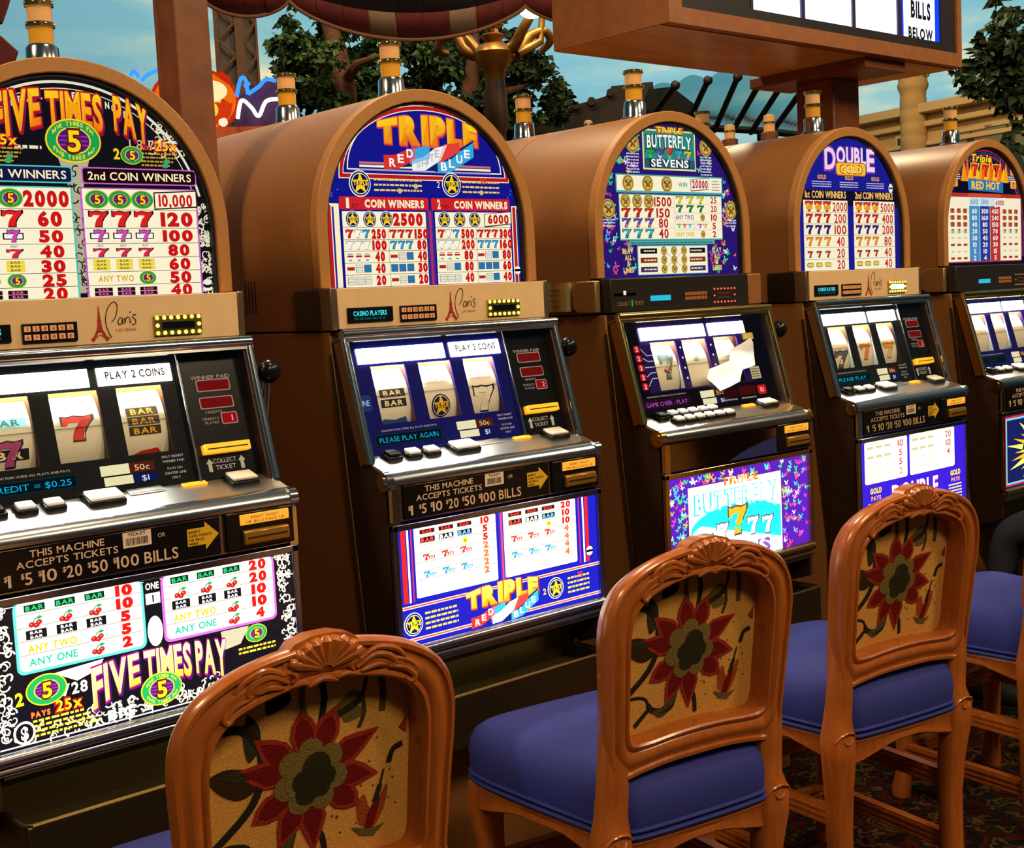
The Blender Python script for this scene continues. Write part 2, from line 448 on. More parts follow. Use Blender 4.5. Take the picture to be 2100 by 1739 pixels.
def make_candle(parent, x, y, z0):
    c = obj('candle_base', MB().lathe([(0.042,0),(0.042,0.006),(0.034,0.010),(0.032,0.018),(0.031,0.05),(0.026,0.056)], (x,y,z0), 24), CHROME, parent, smooth=True)
    r = 0.0235; z = z0+0.056
    obj('lens', MB().lathe([(r,0.0),(r,0.034)], (x,y,z), 24), LENS_B, c, smooth=True)
    obj('lens', MB().lathe([(r,0.040),(r,0.074)], (x,y,z), 24), LENS_A, c, smooth=True)
    for zz, hh in ((0.032,0.011),(0.072,0.012)):
        g = MB().lathe([(r,0),(r+.004,.001),(r+.004,hh-.001),(r,hh)], (x,y,z+zz), 24)
        for k in range(8):
            a = k*math.pi/4; g.sphere((x+(r+.003)*math.cos(a), y+(r+.003)*math.sin(a), z+zz+hh*.5), .0032, 6, 4)
        obj('ring', g, GOLD, c, smooth=True)
    return c

def build_casing(root, k):
    part('arched_top', 'barrel', root, lambda: obj('arched_top', MB().prism(arch(HW, ZB, ZC), 'y', 0.022, 0.40), LAM, None, smooth=True, bevel=0.002))
    def ring():
        a = arch(HW+.002, 1.4417, ZC+.002); b = arch(HW-.026, 1.4417, ZC-.026); n = len(a); mb = MB()
        vs = [(p[0],-.006,p[1]) for p in a]+[(p[0],-.006,p[1]) for p in b]+[(p[0],.0215,p[1]) for p in a]+[(p[0],.0215,p[1]) for p in b]
        fs = []
        for i in range(n-1):
            fs += [(i,i+1,n+i+1,n+i),(2*n+i,3*n+i,3*n+i+1,2*n+i+1),(i,2*n+i,2*n+i+1,i+1),(n+i,n+i+1,3*n+i+1,3*n+i)]
        fs += [(0,n,3*n,2*n),(n-1,3*n-1,4*n-1,2*n-1)]
        mb.add(vs, fs); return obj('arch_ring', mb, LAMRING, None, smooth=True, bevel=0.002)
    part('arch_ring', 'ring', root, ring)
    def gasket():
        a = arch(HW-.026, 1.4417, ZC-.026); b = arch(HW-.032, 1.4417, ZC-.032); n = len(a); mb = MB()
        vs = [(p[0],.002,p[1]) for p in a]+[(p[0],.002,p[1]) for p in b]+[(p[0],.016,p[1]) for p in a]+[(p[0],.016,p[1]) for p in b]
        fs = []
        for i in range(n-1): fs += [(i,i+1,n+i+1,n+i),(n+i,n+i+1,3*n+i+1,3*n+i)]
        mb.add(vs, fs); return obj('gasket', mb, MATBLACK, None)
    part('gasket', 'gasket', root, gasket)
    part('base_casing', 'base', root, lambda: obj('base_casing', MB().prism([(-.025,1.348),(-.095,.62),(-.095,0),(.40,0),(.40,1.348)], 'x', -HW, HW), LAM, None, smooth=True, bevel=0.002))
    for sx in (-1, 1):
        part('edge_strip', ('strip',sx), root, lambda: obj('edge_strip', MB().prism([(-.029,1.30),(-.099,.62),(-.099,.1),(-.092,.1),(-.092,.62),(-.022,1.30)], 'x', sx*(HW+.003), sx*(HW-.003)), DKBRASS, None))
    # cabinet that carries the window, the button deck and the belly glass
    prof = [(-.024,1.348),(-.062,1.348),(-.139,1.068),(-.19,1.05),(-.197,1.03),(-.197,.66),(-.197,.585),(-.12,.56),(-.09,.585)]
    for sx in (-1, 1):
        part('cabinet_side', ('cab',sx), root, lambda: obj('cabinet_side', MB().prism(prof, 'x', sx*.306, sx*.292), DARKCAB, None, smooth=True, bevel=.002))
    part('cabinet_core', 'core', root, lambda: obj('cabinet_core', MB().box(-.291,.291,-.094,-.06,.56,1.02), MATBLACK, None))

def build_window(root, st):
    fr = CHROME if st['metal'] == 'chrome' else GOLD
    key = st['metal']
    def frame():
        mb = MB(slant)
        mb.box(-.3134,.3134,-.004,.020,-.006,.004)
        mb.box(-.3134,-.297,.014,.282,-.030,.003); mb.box(.297,.3134,.014,.282,-.030,.003)
        mb.box(-.3134,.3134,.006,.012,-.034,.0)
        mb.tf = None
        mb.tube([slant(-.31,.004,.002), slant(.31,.004,.002)], .011, 12)
        mb.tube([slant(-.306,.0,-.002), slant(-.306,.286,-.002)], .009, 10); mb.tube([slant(.306,.0,-.002), slant(.306,.286,-.002)], .009, 10)
        return obj('window_frame', mb, fr, None, smooth=True)
    part('window_frame', ('frame',key), root, frame)
    # back plate with three reel openings
    X = st.get('X', [(-.232,-.140),(-.103,-.011),(.026,.118)]); t0, t1 = .070, .200
    pl = MB(slant); n0, n1 = -.034, -.031
    xs = [-.297]+[v for p in X for v in p]+[.297]
    for i in range(0, len(xs), 2): pl.box(xs[i], xs[i+1], t0, t1, n0, n1)
    pl.box(-.297,.297,.008,t0,n0,n1); pl.box(-.297,.297,t1,.285,n0,n1)
    pm = mat('reel_plate_'+st['name'], st['plate'], 0.15, spec=0.3)
    plate = obj('reel_plate', pl, pm, root)
    # reel compartment
    part('reel_well', 'well', root, lambda: obj('reel_well', MB(slant).box(-.28,.20,.012,.262,-.20,-.19).box(-.28,.20,.012,.016,-.19,-.034).box(-.28,.20,.258,.262,-.19,-.034), MATBLACK, None))
    tubeL = part('lamp_tube', 'tube', root, lambda: obj('lamp_tube', MB().tube([slant(-.25,.046,-.046), slant(.17,.046,-.046)], .006, 8), TUBE, None, smooth=True))
    R = .125; CN = -.034-.003-R; CT = .137
    for i, (a, b) in enumerate(X):
        def reel():
            mb = MB()
            def fn(u, v):
                th = math.radians(-50+100*v); return slant(-.045+.090*u, CT+R*math.sin(th), CN+R*math.cos(th))
            mb.grid(fn, 1, 24)
            for xx in (-.045,.045):
                vs = [slant(xx, CT+R*math.sin(math.radians(-50+100*j/12)), CN+R*math.cos(math.radians(-50+100*j/12))) for j in range(13)]+[slant(xx, CT, CN)]
                mb.add(vs, [(j,j+1,13) for j in range(12)])
            return obj('reel', mb, REELW, None, smooth=True)
        r = part('reel', 'reel', root, reel); r.location.x = (a+b)/2
        sym = st['reels'][i] if st.get('reels') else None
        if sym:
            art = Art(); sym(art)
            art.build('reel_symbols', r, INK, lambda x, y, l: slant(x, CT+(R+l+.0003)*math.sin(-y/R), CN+(R+l+.0003)*math.cos(-y/R)))
        obj('pay_line', MB(slant).box(a,b,.136,.1368,-.0345,-.0335), BLACK, plate)
    # white light boxes above the reels
    for j, (a, b) in enumerate(st.get('boxes', ((-.262,-.024),(-.006,.142)))):
        lb = obj('light_box', MB(slant).box(a,b,.030,.064,-.031,-.027), LBOX, plate)
        if j == 1 and st.get('coins', True):
            art = Art(); art.text('PLAY 2 COINS', (a+b)/2, -.053, .015, hexc('2A1204'), 2, w=.120, bold=.035)
            art.build('lettering', lb, INK, lambda x, y, l: slant(x, -y, -.0265+l))
    # divider and meter panel
    if st.get('style', 'std') == 'std':
      part('divider', ('div',key), root, lambda: obj('divider', MB(slant).box(.153,.1575,.012,.276,-.031,-.020), fr, None, bevel=.0008))
      mp = part('meter_panel', 'meterp', root, lambda: obj('meter_panel', MB(slant).box(.158,.297,.012,.278,-.031,-.028), BLACK, None))
      f = lambda x, y, l: slant(x, -y, -.0275+l)
      art = Art(); pk = hexc('D8B8A0')
      if st.get('style', 'std') == 'std':
          art.text('WINNER PAID', .222, -.068, .008, pk, 1, w=.085)
          for tt in (.080,.115):
              art.rrect(.188,-tt-.013,.262,-tt+.013-.002,.004,hexc('C8A090'),1); art.rrect(.1905,-tt-.011,.2595,-tt+.009,.003,hexc('8A1512'),2)
          art.text('CREDITS', .215, -.137, .005, pk, 1, w=.036)
          art.text('CREDITS', .205, -.150, .005, pk, 1, w=.036); art.text('PLAYED', .207, -.158, .005, pk, 1, w=.030)
          art.rrect(.228,-.161,.264,-.137,.004,hexc('C8A090'),1); art.rrect(.2302,-.159,.2618,-.139,.003,hexc('C01012'),2)
          art.text(st.get('played','2'), .252, -.155, .012, (1,.85,.8), 3, w=.006 if st.get('played')=='1' else .008)
          art.text('COLLECT', .217, -.236, .009, hexc('E8D0B0'), 1, w=.050); art.text('TICKET', .217, -.249, .009, hexc('E8D0B0'), 1, w=.044)
          for xx in (.184,.254):
              art.poly([(xx-.008,-.236),(xx,-.226),(xx+.008,-.236),(xx+.004,-.236),(xx+.004,-.252),(xx-.004,-.252),(xx-.004,-.236)], hexc('E0C8A0'), 1)
          sl = obj('ticket_slot', MB(slant).box(.172,.272,.199,.218,-.029,-.012), AMBERPL, mp, bevel=.002)
          obj('slot_mouth', MB(slant).box(.178,.266,.208,.2105,-.0125,-.0115), MATBLACK, sl)
      art.build('meter_print', mp, ink_mat('meter_print','emit',0.6), f)
    # lower strip of the plate
    art = Art()
    art.text('MALFUNCTION VOIDS ALL PLAYS AND PAYS', -.165, -.216, .0042, hexc('C8B8A8'), 1, w=.150)
    art.rrect(-.262,-.246,-.080,-.2215,.004,st.get('dispedge',hexc('10302E')),1); art.rrect(-.260,-.244,-.082,-.2235,.003,st.get('dispbg',hexc('04141C')),2)
    art.text(st.get('disp','1 CREDIT = $0.25'), -.171, -.240, .0115, st.get('dispcol',hexc('18B8E8')), 3, w=.160)
    art.rect(-.034,-.233,.022,-.214,hexc('FFF4C0'),1); art.rect(-.030,-.252,.026,-.236,hexc('FFF4C0'),1)
    art.rect(.022,-.233,.072,-.214,hexc('5A1E10'),1); art.text('50c', .047, -.229, .011, hexc('FFD9A0'), 2, w=.030)
    art.rect(.026,-.252,.074,-.236,hexc('101A50'),1); art.text('$1', .050, -.250, .011, hexc('E8E8FF'), 2, w=.020)
    if st.get('style', 'std') == 'std':
     for q in range(2): art.text(('ONLY HIGHEST','WINNER PAID')[q], .112, -.213-.009*q, .0048, hexc('C8B8A8'), 1, w=.045)
    if st.get('style', 'std') == 'std':
     for q in range(3): art.text(('PAYS ON','CENTER LINE','ONLY')[q], .112, -.236-.009*q, .0048, hexc('C8B8A8'), 1, w=(.030,.044,.018)[q])
    if st.get('plate_art'): st['plate_art'](art)
    art.build('plate_print', plate, ink_mat('plate_print','emit',0.85), lambda x, y, l: slant(x, -y, -.0305+l))
    part('window_glass', 'wglass', root, lambda: obj('window_glass', MB(slant).box(-.296,.296,.012,.284,-.006,-.004), GLASS, None))

def build_deck(root, st):
    fr = CHROME if st['metal'] == 'chrome' else GOLD
    key = st['metal']
    dm = mat('deck_plate', (0.70,0.70,0.68), 0.34, 1.0) if key == 'chrome' else mat('deck_plate_gold', (0.60,0.54,0.40), 0.34, 1.0)
    def deck():
        mb = MB().prism([(-.098,1.0835),(-.186,1.056),(-.186,1.04),(-.098,1.06)], 'x', -.305, .305)
        return obj('button_deck', mb, dm, None)
    d = part('button_deck', ('deck',key), root, deck)
    def nose():
        mb = MB()
        prof = [(-.176,1.058),(-.186,1.0565),(-.196,1.051),(-.2035,1.043),(-.2065,1.034),(-.205,1.027),(-.199,1.024),(-.18,1.024)]
        mb.prism(prof, 'x', -.309, .309)
        mb.prism([(-.19,1.027),(-.198,1.027),(-.198,.95),(-.19,.95)], 'x', -.306, .306)
        return obj('bullnose', mb, mat('bullnose_'+key, (0.50,0.51,0.55) if key=='chrome' else (0.42,0.42,0.42), 0.22, 1.0), None, smooth=True)
    part('bullnose', ('nose',key), root, nose)
    for sx in (-1,1):
        part('hinge_cap', ('hinge',key,sx), root, lambda: obj('hinge_cap', MB().tube([(sx*.296,-.188,1.036),(sx*.313,-.188,1.036)], .0205, 16).tube([(sx*.312,-.188,1.036),(sx*.316,-.188,1.036)], .012, 12).box(sx*.296-.006,sx*.296+.012,-.204,-.19,.945,1.02), fr, None, smooth=True))
    btns = st['buttons']
    for (x, y, w_, h_, kind) in btns:
        base = obj('button', MB(deckmap).box(x-w_/2-.004,x+w_/2+.004,y-h_/2-.004,y+h_/2+.004,0,.010 if kind!='flat' else .003), BLACK if kind != 'flat' else dm, d, bevel=.002)
        cm = {'lit':BUTTONLIT,'white':WHITEPL,'flat':WHITEPL,'black':BLACK}[kind]
        if kind == 'flat':
            cm = mat('brushed_plate', (0.6,0.58,0.52), 0.3, 1.0)
        obj('cap', MB(deckmap).box(x-w_/2,x+w_/2,y-h_/2,y+h_/2,.010 if kind!='flat' else .003,(.0165 if kind!='flat' else .0045)), cm, base, bevel=.0018)
    # orange ticket light on the right of the deck
    obj('ticket_lamp', MB(deckmap).box(.115,.165,-.125,-.112,0,.004), AMBERPL, d, bevel=.001)
    # accepts-tickets plate
    if st.get('accept', True):
        ap = part('ticket_plate', 'accept', root, lambda: obj('ticket_plate', MB().box(-.272,.142,-.2035,-.197,.953,1.0255), BLACK, None, bevel=.003))
        art = Art(); pk = hexc('E8C8A8') if not st.get('dimprint') else hexc('C8A880')
        art.text('THIS MACHINE', -.150, 1.006, .0125, pk, 1, w=.132, bold=.012)
        art.text('ACCEPTS TICKETS', -.150, .989, .0125, pk, 1, w=.180, bold=.012)
        x = -.262
        for t_, ww in (('$1',.018),('$5',.019),('$10',.032),('$20',.034),('$50',.036),('$100',.048),('BILLS',.066)):
            if t_[0] == '$':
                art.text('$', x, .972, .009, pk, 1, w=.006, align='l', bold=.02); art.text(t_[1:], x+.0065, .961, .021, pk, 1, w=ww-.0065, align='l', bold=.012)
            else: art.text(t_, x, .961, .021, pk, 1, w=ww, align='l', bold=.012)
            x += ww+.0105
        art.rect(-.050,.994,.004,1.0215,hexc('F0DCC0'),1); art.text('TICKET', -.023, 1.0145, .0055, (0.01,.01,.01), 2, w=.034, bold=.01)
        for q in range(16): art.rect(-.044+q*.0026,.998,-.044+q*.0026+random.uniform(.0008,.0018),1.011,(0.02,.02,.02),2)
        art.text('OR', .024, 1.004, .008, pk, 1, w=.014)
        ye = hexc('E8B820')
        art.poly([(.074,.977),(.110,.977),(.110,.967),(.138,.993),(.110,1.019),(.110,1.009),(.074,1.009)], ye, 1)
        for q, t_ in enumerate(('INSERT','CASH TICKETS','OR BILLS','HERE')): art.text(t_, .077, 1.0005-.0072*q, .0046, (0.02,.02,.01), 2, w=(.024,.046,.030,.018)[q], align='l', bold=.02)
        art.build('lettering', ap, INK, lambda x, y, l: (x, -.2037-l, y))
    else:
        def band():
            mb = MB().prism([(-.197,1.024),(-.2035,1.02),(-.2035,.95),(-.197,.95)], 'x', -.30, .148)
            return obj('front_band', mb, mat('polished_bronze_band',(0.30,0.22,0.12),0.1,1.0), None, smooth=True)
        bnd = part('front_band', 'band', root, band)
        art = Art(); art.poly([(-.06,.951),(.148,.951),(.148,.993),(.10,.990),(.02,.975)], hexc('28306A'), 1)
        art.build('blue_inlay', bnd, INK, lambda x, y, l: (x, -.2037-l, y))
    def bill():
        mb = MB().box(.152,.300,-.206,-.190,.952,1.026)
        return obj('bill_acceptor', mb, BLACK, None, bevel=.004)
    ba = part('bill_acceptor', 'bill', root, bill)
    lb = obj('instruction_label', MB().box(.182,.288,-.2085,-.205,1.0,1.020), AMBERLBL, ba, bevel=.001)
    art = Art(); art.text('INSERT TICKET', .235, 1.011, .005, hexc('7A3000'), 1, w=.06); art.text('OR BILLS FACE UP', .235, 1.003, .005, hexc('7A3000'), 1, w=.085)
    art.build('lettering', lb, INK, lambda x, y, l: (x, -.2087-l, y))
    part('bill_mouth', 'mouth', root, lambda: obj('bill_mouth', MB().prism([(-.205,.990),(-.214,.988),(-.2165,.975),(-.2145,.963),(-.205,.961)], 'x', .186, .284), mat('amber_clear_plastic',(0.42,0.20,0.02),0.22,0.5), None, smooth=True, bevel=.002)).parent = ba
    obj('mouth_slot', MB().box(.192,.278,-.2180,-.2150,.9745,.9775), MATBLACK, ba)

def build_belly(root, st):
    key = st['metal']; fr = CHROME if key == 'chrome' else GOLD
    trim = fr if st.get('belly_trim') != 'blue' else mat('chrome_blue_reflection', (0.30,0.34,0.60), 0.2, 1.0)  # chrome trim; the blue it reflects is put into its colour
    def frame():
        mb = MB()
        mb.box(-.306,.306,-.206,-.19,.931,.945)
        for sx in (-1,1): mb.box(min(sx*.292,sx*.306),max(sx*.292,sx*.306),-.206,-.19,.672,.945)
        mb.box(-.306,.306,-.204,-.19,.664,.684)
        return obj('belly_frame', mb, trim, None, bevel=.002)
    part('belly_frame', ('bf',key,st.get('belly_trim')), root, frame)
    part('belly_roll', ('broll',key), root, lambda: obj('belly_roll', MB().tube([(-.30,-.206,.672),(.30,-.206,.672)], .011, 14).tube([(-.30,-.200,.652),(.30,-.200,.652)], .009, 12), mat('roll_'+key, (0.42,0.43,0.50) if key=='chrome' else (0.6,0.44,0.16), .2, 1.0), None, smooth=True))
    p = obj('belly_glass', MB().box(-.2925,.2925,-.198,-.190,.683,.932), emit_mat('lit_glass_'+st['name']+'_belly', st['belly_bg'], 2.0), root)
    art = Art(); st['belly'](art)
    art.build('belly_print', p, BELLYINK, lambda x, y, l: (x, -.1984-l, y))
    part('belly_pane', 'bpane', root, lambda: obj('belly_pane', MB().box(-.2925,.2925,-.2035,-.2025,.683,.932), GLASS, None))
    # coin tray below
    def tray():
        mb = MB()
        x0, x1 = -.275, .265
        # floor, back slope, walls with thickness
        mb.box(x0,x1,-.252,-.244,.450,.565)
        mb.box(x0,x0+.010,-.245,-.09,.45,.565); mb.box(x1-.010,x1,-.245,-.09,.45,.565)
        return obj('coin_tray', mb, mat('tray_bronze',(0.11,0.085,0.04),0.35,0.9), None, bevel=.003)
    tr = part('coin_tray', 'tray', root, tray)
    part('tray_floor', 'tfloor', root, lambda: obj('tray_floor', MB().prism([(-.244,.545),(-.09,.528),(-.09,.520),(-.244,.537)], 'x', -.266, .256), mat('olive_brass',(0.34,0.28,0.10),.34,0.9), None)).parent = tr
    part('tray_lip', 'lip', root, lambda: obj('tray_lip', MB().tube([(-.276,-.10,.566),(-.276,-.240,.566),(-.266,-.250,.566),(.256,-.250,.566),(.266,-.240,.566),(.266,-.10,.566)], .004, 8), BRASS, None, smooth=True)).parent = tr
    part('tray_back', 'tback', root, lambda: obj('tray_back', MB().prism([(-.20,.655),(-.205,.64),(-.12,.60),(-.10,.52),(-.09,.52),(-.09,.655)], 'x', -.29, .29), mat('dark_hood',(0.020,0.014,0.008),0.4,0.2), None, smooth=True)).parent = tr

def paris_logo(art, x, y):
    red = hexc('B03020'); k = (0.01,0.01,0.02)
    # tower
    art.poly([(x-.0006,y+.064),(x+.0006,y+.064),(x+.003,y+.036),(x-.003,y+.036)], red, 1)
    art.rect(x-.0045,y+.034,x+.0045,y+.0365,red,1)
    art.poly([(x-.003,y+.034),(x+.003,y+.034),(x+.0065,y+.0165),(x-.0065,y+.0165)], red, 1)
    art.rect(x-.008,y+.0145,x+.008,y+.0170,red,1)
    for s_ in (-1,1): art.line([(x+s_*.006,y+.0145),(x+s_*.010,y+.006),(x+s_*.016,y)], [.005,.0055,.008], red, 1)
    art.line([(x-.007,y+.006),(x,y+.0105),(x+.007,y+.006)], .0015, red, 1)
    # script
    def sc(pts, w=.0017): art.line([(x+a, y+b) for a, b in [tuple(q) for q in catmull([(p[0],p[1],0) for p in pts], 6)] ] if False else [(x+q.x, y+q.y) for q in catmull([(p[0],p[1],0) for p in pts], 6)], w, k, 1)
    sc([(.022,.004),(.017,.014),(.013,.028),(.013,.042),(.018,.058),(.026,.068),(.033,.070),(.037,.064),(.036,.052),(.031,.040),(.024,.033)])
    sc([(.046,.039),(.041,.040),(.037,.034),(.038,.028),(.043,.029),(.046,.038),(.046,.030),(.049,.029)])
    sc([(.050,.040),(.051,.030),(.052,.036),(.056,.041),(.059,.040)])
    sc([(.061,.040),(.061,.031),(.064,.031)])
    art.ell(x+.0625,y+.050,.0015,.0015,k,1,8)
    sc([(.074,.044),(.069,.045),(.067,.040),(.072,.035),(.071,.028),(.064,.026)])
    art.text('LAS VEGAS', x+.052, y+.015, .0052, red, 1, w=.040)

def build_nameplate(root, st):
    if st['plate_style'] == 'beige':
        npl = part('name_plate', 'np', root, lambda: obj('name_plate', MB().box(-.298,.302,-.042,.021,1.353,1.4405), BEIGE, None, bevel=.0015))
        for sx in (-1,1):
            part('end_cap', ('cap',sx), root, lambda: obj('end_cap', MB().prism([(-.043,1.351),(-.043,1.442),(.022,1.442),(.022,1.351)], 'x', sx*.302, sx*.316), mat('bronze_end_cap',(0.30,0.22,0.13),0.3,0.8), None, bevel=.002))
        f = lambda x, y, l: (x, -.0425-l, y)
        d = part('display', 'npd', root, lambda: obj('display', MB().box(-.276,-.156,-.046,-.040,1.366,1.398), BLACK, None, bevel=.001)); d.parent = npl
        art = Art()
        art.text(st.get('npdisp','CASINO PLAYERS'), -.218, 1.380, .0105, hexc('40E0F0'), 1, w=.088, bold=.02); art.fine(-.26,-.175,1.371,.005,hexc('0A4048'),1)
        art.build('display_text', d, GLOWINK, lambda x, y, l: (x, -.0463-l, y))
        kp = part('keypad', 'npk', root, lambda: obj('keypad', MB().box(-.136,-.034,-.046,-.040,1.3625,1.3975), BLACK, None, bevel=.001)); kp.parent = npl
        for r_ in range(2):
            for c_ in range(6):
                xx = -.1275+c_*.0158; zz = 1.388-r_*.0155
                kk = obj('key', MB().box(xx-.0058,xx+.0058,-.0485,-.045,zz-.005,zz+.005), mat('orange_key',(0.75,0.32,0.14),.4,emit=.25), kp)
        art = Art()
        for r_ in range(2):
            for c_ in range(6):
                art.text('12345X'[c_] if r_ == 0 else '67890E'[c_], -.1275+c_*.0158, 1.385-r_*.0155, .006, (0.03,.01,.01), 1, w=.0045)
        art.build('key_digits', kp, INK, lambda x, y, l: (x, -.0488-l, y))
        art = Art(); paris_logo(art, .010, 1.3605); art.build('logo_print', npl, INK, f)
        rd = part('card_reader', 'npr', root, lambda: obj('card_reader', MB().box(.118,.218,-.047,-.040,1.3625,1.4015), mat('gold_reader_bezel',(0.62,0.42,0.12),.3,1.0), None, bevel=.001)); rd.parent = npl
        obj('card_slot', MB().box(.134,.202,-.050,-.046,1.3745,1.3895), BLACK if not st.get('slotlit') else LBOX, rd, bevel=.001)
        bl = [(.124+i*.0146, z) for i in range(7) for z in (1.3675,1.3965)] + [(.124,1.382),(.2116,1.382)]
        for (bx, bz) in bl:
            b = part('bulb', 'bulb', rd, lambda: obj('bulb', MB().sphere((0,0,0), (.0042,.003,.0042), 10, 6), BULB, None, smooth=True))
            b.location = (bx,-.0475,bz)
    else:
        npl = part('name_plate', 'npb', root, lambda: obj('name_plate', MB().box(-.308,.250,-.044,.021,1.353,1.4405), mat('black_reader_panel',(0.02,0.016,0.012),.35,coat=.2), None, bevel=.003))
        part('end_cap', 'npbc', root, lambda: obj('end_cap', MB().box(.252,.312,-.042,.021,1.353,1.4405), LAM, None, bevel=.004))
        art = Art()
        if st.get('ticketout'):
            art.rect(-.296,1.395,-.215,1.402,(0,0,0),1); art.rect(-.262,1.397,-.252,1.408,(.9,.95,1.0),2)
            art.text('COLLECT', -.262, 1.370, .010, hexc('A06838'), 1, w=.046); art.text('TICKET', -.204, 1.370, .010, hexc('A06838'), 1, w=.036)
            art.rect(-.233,1.367,-.227,1.384,hexc('20A030'),1)
        art.rect(-.160,1.378,-.080,1.392,hexc('30C8E8'),1)
        for q in range(2):
            for c_ in range(8): art.rect(-.022+c_*.0115,1.376+q*.012,-.0125+c_*.0115,1.385+q*.012,hexc('A05828'),1)
        art.rect(.115,1.389,.165,1.391,hexc('8A3A20'),1); art.rect(.115,1.377,.165,1.379,hexc('8A3A20'),1)
        art.build('display_print', npl, ink_mat('panel_print','emit',.9), lambda x, y, l: (x, -.0445-l, y))
        for (bx, bz) in [(.100+i*.0146, z) for i in range(7) for z in (1.366,1.402)]+[(.100,1.384),(.1876,1.384)]:
            bm_ = REDBULB if st.get('ticketout') else mat('unlit_bulb',(0.7,.6,.4),.3)
            b = part('bulb', ('rb',st.get('ticketout')), npl, lambda: obj('bulb', MB().sphere((0,0,0), .0026, 8, 5), bm_, None, smooth=True)); b.location = (bx,-.045,bz)

def build_side(root, st):
    if st['side'] == 'black':
        part('speaker_panel', 'spk', root, lambda: obj('speaker_panel', MB().box(-.318,-.312,-.002,.098,1.352,1.441), mat('black_gloss_panel',(0.012,0.010,0.008),.15,coat=.4), None, bevel=.002))
    else:
        def br():
            mb = MB()
            n = 14; prof = []
            for i in range(n+1):
                a = math.pi/2+math.pi*i/n; prof.append((-.318+.052*math.cos(a)*0.6, .125+.042*math.sin(a)))
            prof.append((-.312,.083)); prof.append((-.312,.167))
            mb.prism(prof, 'z', 1.361, 1.437)
            for zz in (1.378,1.392,1.406,1.420): mb.box(-.352,-.34,.10,.15,zz,zz+.002)
            return obj('brass_drum', mb, mat('aged_brass_drum',(0.66,0.54,0.22),.34,0.9), None, smooth=True)
        part('brass_drum', 'drum', root, br)
        part('bracket', 'brk', root, lambda: obj('bracket', MB().prism([(-.012,1.355),(-.012,1.437),(.055,1.437),(.075,1.425),(.075,1.367),(.055,1.355)], 'x', -.330, -.312), mat('bronze_bracket',(0.62,0.40,0.17),.35,0.8), None, bevel=.003))
    for q in range(4):
        part('vent_slot', 'vent', root, lambda: obj('vent_slot', MB().box(-.3130,-.3120,-.002,.002,1.395,1.47), MATBLACK, None)).location.y = .27+q*.014
    if st.get('handle', True):
        h = part('handle', 'hdl', root, lambda: obj('handle', MB().tube([(.306,-.045,1.10),(.322,-.045,1.10),(.336,-.050,1.13),(.3435,-.068,1.262)], [.014,.014,.010,.008], 10), CHROME, None, smooth=True))
        part('knob', 'knob', root, lambda: obj('knob', MB().sphere((.3445,-.073,1.2785), .0245, 20, 14), BLACK, None, smooth=True)).parent = h

def build_topglass(root, st):
    g = obj('top_glass', MB().prism(arch(HW-.0265, 1.4417, ZC-.0265), 'y', .014, .020), emit_mat('lit_glass_'+st['name']+'_top', st['top_bg'], 1.0), root)
    art = Art(); st['top'](art)
    art.build('top_print', g, TOPINK, lambda x, y, l: (x, .0136-l, y))
    part('top_pane', 'tpane', root, lambda: obj('top_pane', MB().prism(arch(HW-.0275, 1.4417, ZC-.0275), 'y', .0055, .0065), GLASS, None))
# ------------------------------------------------------------------ graphics of the five machines
CREAM = hexc('FFF4D2'); RED = hexc('CC1414'); INKK = (0.006,0.005,0.008); YEL = hexc('FFD21E'); ORG = hexc('F07A10')
PURP = hexc('5A1E8A'); GRN = hexc('1FA050'); TEAL = hexc('58C8B8'); PINK = hexc('C860C8'); BLUE = hexc('1C1C8C'); LBL = hexc('2A9AD0'); WHITE = (0.95,0.95,0.9)
def title(a, t, x0, x1, zb, h, arcb=0.0, arct=0.0, layer=5, lo=ORG, hi=YEL, edge=RED, edge2=None, bold=.035, xc=None):
    xc = (x0+x1)/2 if xc is None else xc
    def wp(x, z):
        f = (z-zb)/h; d = x-xc
        return (x, z-(arcb*(1-f)+arct*f)*d*d)
    if edge2: a.text(t, (x0+x1)/2+.003, zb-.0035, h*1.02, edge2, layer-2, w=(x1-x0)*1.015, bold=bold+.04, warp=wp, gap=.03)
    if edge: a.text(t, (x0+x1)/2, zb-.0012, h*1.03, edge, layer-1, w=(x1-x0)*1.01, bold=bold+.03, warp=wp, gap=.03)
    a.text(t, (x0+x1)/2, zb, h, None, layer, w=x1-x0, bold=bold, warp=wp, grad=(lo,hi), gap=.06)
def five(a, x, z, r, layer=3, txt=True):
    a.ell(x,z,r*1.06,r*.80,YEL,layer,28); a.ell(x,z,r,r*.74,GRN,layer+1,28)
    a.ell(x,z,r*.66,r*.50,YEL,layer+2,24); a.ell(x,z,r*.60,r*.45,hexc('3A1A80'),layer+3,24)
    for q in (-.16,0,.16): a.rect(x-r*.56,z+q*r-r*.03,x+r*.56,z+q*r+r*.03,hexc('B02878'),layer+4)
    a.text('5', x, z-r*.40, r*.80, hexc('5A1808'), layer+5, w=r*.62, bold=.09); a.text('5', x, z-r*.38, r*.76, YEL, layer+6, w=r*.50, bold=.03)
    if txt and r > .03:
        for sgn, t in ((1,'FIVE TIMES PAY'),(-1,'FIVE TIMES PAY')):
            n = len(t)
            for i, ch in enumerate(t):
                if ch == ' ': continue
                th = math.radians(90+sgn*(62-124*i/(n-1))) if sgn > 0 else math.radians(270-62+124*i/(n-1))
                cx, cz = x+r*.83*math.cos(th), z+r*.62*math.sin(th)
                a.text(ch, cx, cz-r*.07, r*.15, hexc('F0E040'), layer+5, w=r*.10, bold=.03)
